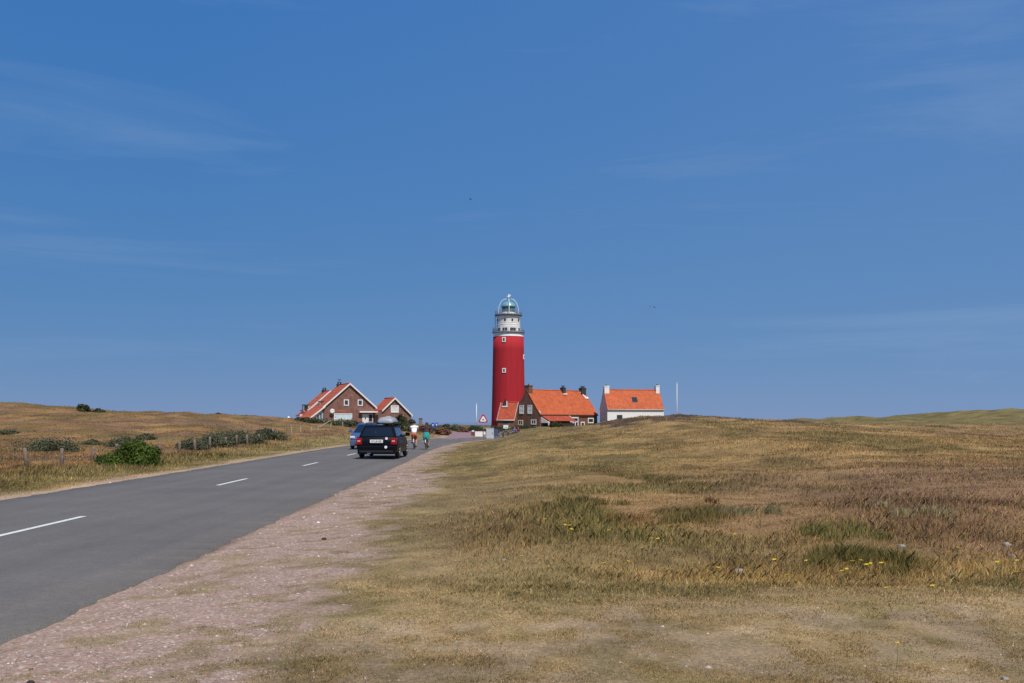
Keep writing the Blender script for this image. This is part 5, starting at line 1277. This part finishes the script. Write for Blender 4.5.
# ------------------------------------------------------------------ grass and gravel: nobody could count them
gmat = bpy.data.materials.new('dry_grass_blades'); gmat.use_nodes = True; nt = gmat.node_tree; b = nt.nodes['Principled BSDF']; out = nt.nodes['Material Output']
at = nt.nodes.new('ShaderNodeAttribute'); at.attribute_name = 'tone'; nt.links.new(at.outputs['Color'], b.inputs['Base Color']); b.inputs['Roughness'].default_value = .7; b.inputs['Specular IOR Level'].default_value = .2
tl = nt.nodes.new('ShaderNodeBsdfTranslucent'); nt.links.new(at.outputs['Color'], tl.inputs['Color']); mx_ = nt.nodes.new('ShaderNodeMixShader'); mx_.inputs[0].default_value = .3
nt.links.new(b.outputs[0], mx_.inputs[1]); nt.links.new(tl.outputs[0], mx_.inputs[2]); nt.links.new(mx_.outputs[0], out.inputs['Surface'])

def scatter(n, ylo, yhi, margin=.32):
    """ground points, denser near the viewer"""
    v = rng.uniform(1/yhi, 1/ylo, n); y = 1/v; x = y*rng.uniform(-.5-margin, .5+margin, n); return x, y
def blades(name, x, y, hgt, wid, col, lean=.75):
    n = len(x); z = H(x, y); a = rng.uniform(0, 2*math.pi, n); dx, dy = np.cos(a), np.sin(a)
    la = rng.uniform(0, 2*math.pi, n); lm = hgt*lean*np.minimum(np.abs(rng.normal(size=n)), 1.3); tx, ty = lm*np.cos(la)+hgt*.12, lm*np.sin(la)
    B = np.stack([x, y, z-.005], 1); W = np.stack([dx*wid/2, dy*wid/2, 0*x], 1)
    Mx = B+np.stack([tx*.35, ty*.35, hgt*.6], 1); T = B+np.stack([tx, ty, hgt], 1)
    V = np.stack([B-W, B+W, Mx+W*.75, T, Mx-W*.75], 1).reshape(-1, 3)
    me = bpy.data.meshes.new(name); me.vertices.add(5*n); me.vertices.foreach_set('co', V.ravel()); me.loops.add(5*n); me.loops.foreach_set('vertex_index', np.arange(5*n)); me.polygons.add(n); me.polygons.foreach_set('loop_start', np.arange(0, 5*n, 5)); me.update()
    ca = me.color_attributes.new('tone', 'FLOAT_COLOR', 'CORNER'); C4 = np.concatenate([col, np.ones((n, 1))], 1); ca.data.foreach_set('color', np.repeat(C4, 5, axis=0).ravel())
    me.materials.append(gmat); o = bpy.data.objects.new(name, me); COL.objects.link(o); tag(o, kind='stuff'); return o
def grass_field(n, ylo, yhi, hs=1.0, thin=1.0):
    x, y = scatter(n, ylo, yhi); rd = dist_path(x, y, ROAD); c, wg_, hg, cov = tones(x, y, rd)
    clump = fbm(x/.22, y/.22, 77, 3); patch = fbm(x/1.1, y/1.1, 78, 3)
    keep = (rd > ROADW+.02)&(rng.uniform(size=n) < cov*np.clip(.25+1.5*clump, 0, 1)*thin)
    x, y, c, hg, clump, patch, rd = x[keep], y[keep], c[keep], hg[keep], clump[keep], patch[keep], rd[keep]
    m = len(x); hgt = hg*hs*rng.uniform(.45, 1.35, m)*(.45+1.1*clump)*(.6+.8*patch); hgt *= np.clip((rd-ROADW)/.8+.25, .25, 1); hgt = np.minimum(hgt, .35)
    wid = np.maximum(.0028, .0006*y)*rng.uniform(.7, 1.4, m)
    br = np.exp(rng.normal(0, .26, m)); tint = rng.normal(0, .07, (m, 3)); c = np.clip(c*br[:, None]*(1+tint)*1.5, 0, 1)
    st_ = rng.uniform(size=m) < .10; c[st_] = PAL['straw']*rng.uniform(1.1, 1.7, (st_.sum(), 1))
    gr_ = (rng.uniform(size=m) < .10)&(rd < 40); c[gr_] = PAL['bank']*rng.uniform(.9, 1.5, (gr_.sum(), 1))
    return x, y, hgt, wid, c
x, y, h_, w_, c_ = grass_field(700000, 5.2, 26); blades('dry_grass', x, y, h_, w_, c_)
x, y, h_, w_, c_ = grass_field(500000, 24, 270, 1.0); blades('dune_grass', x, y, h_, w_, c_, .4)
x, y, h_, w_, c_ = grass_field(420000, 5.2, 10.5); c_ *= np.exp(rng.normal(0, .25, (len(x), 1))); blades('short_turf', x, y, h_*.8, w_*.8, np.clip(c_, 0, 1), 1.1)
# seed stalks
x, y = scatter(9000, 10.8, 40); rd = dist_path(x, y, ROAD); k_ = (rd > ROADW+3.2)&(fbm(x/2, y/2, 99, 3) > .47); x, y = x[k_], y[k_]; n = len(x)
blades('grass_stalks', x, y, rng.uniform(.08, .22, n), np.maximum(.0025, .0004*y), PAL['straw']*rng.uniform(1.0, 1.6, (n, 1)), .18)

for i, (X, Y, w, h_, c1, c2, lab, n_) in enumerate(TUSSOCKS): tussock(X, Y, w, h_, c1, c2, lab, int(n_*1.5), 200+i)
# gravel: small angular stones on the verge
n = 120000; x, y = scatter(n, 5.2, 60, 0.32); rd = dist_path(x, y, ROAD); c, wgv, _, _ = tones(x, y, rd)
k_ = (rd > ROADW+.0)&(rng.uniform(size=n) < wgv*.95+.05)&((wgv > .25)|(y < 9.0)); x, y, wgv = x[k_], y[k_], wgv[k_]; n = len(x); z = H(x, y)
r_ = rng.lognormal(-5.15, .52, n)*np.clip(y/9, .9, 3.0)
octv = np.array([(1, 0, 0), (0, 1, 0), (-1, 0, 0), (0, -1, 0), (0, 0, 1.0)], float)
V = octv[None]*r_[:, None, None]*rng.uniform(.55, 1.25, (n, 5, 1))*np.array([1, 1, .6]); a = rng.uniform(0, 6.28, n); ca_, sa_ = np.cos(a)[:, None], np.sin(a)[:, None]
V = np.stack([V[..., 0]*ca_-V[..., 1]*sa_+x[:, None], V[..., 0]*sa_+V[..., 1]*ca_+y[:, None], V[..., 2]+z[:, None]-.001], -1).reshape(-1, 3)
tri_ = np.array([(0, 1, 4), (1, 2, 4), (2, 3, 4), (3, 0, 4)]); F = (tri_[None]+5*np.arange(n)[:, None, None]).reshape(-1)
me = bpy.data.meshes.new('gravel'); me.vertices.add(5*n); me.vertices.foreach_set('co', V.ravel()); me.loops.add(len(F)); me.loops.foreach_set('vertex_index', F); me.polygons.add(len(F)//3); me.polygons.foreach_set('loop_start', np.arange(0, len(F), 3)); me.update()
base = .93*np.array([rgb(182,158,146), rgb(206,188,174), rgb(160,128,114), rgb(222,214,206), rgb(168,144,122), rgb(120,106,100)])*.9
pc = base[rng.choice(6, n, p=[.34, .2, .2, .06, .14, .06])]*rng.uniform(.75, 1.2, (n, 1)); pc = np.concatenate([np.clip(pc, 0, 1), np.ones((n, 1))], 1)
cat_ = me.color_attributes.new('tone', 'FLOAT_COLOR', 'CORNER'); cat_.data.foreach_set('color', np.repeat(pc, 12, axis=0).ravel())
pm = bpy.data.materials.new('gravel_stones'); pm.use_nodes = True; nt = pm.node_tree; at = nt.nodes.new('ShaderNodeAttribute'); at.attribute_name = 'tone'; nt.links.new(at.outputs['Color'], nt.nodes['Principled BSDF'].inputs['Base Color']); nt.nodes['Principled BSDF'].inputs['Roughness'].default_value = .9
me.materials.append(pm); o = bpy.data.objects.new('gravel', me); COL.objects.link(o); tag(o, kind='stuff')
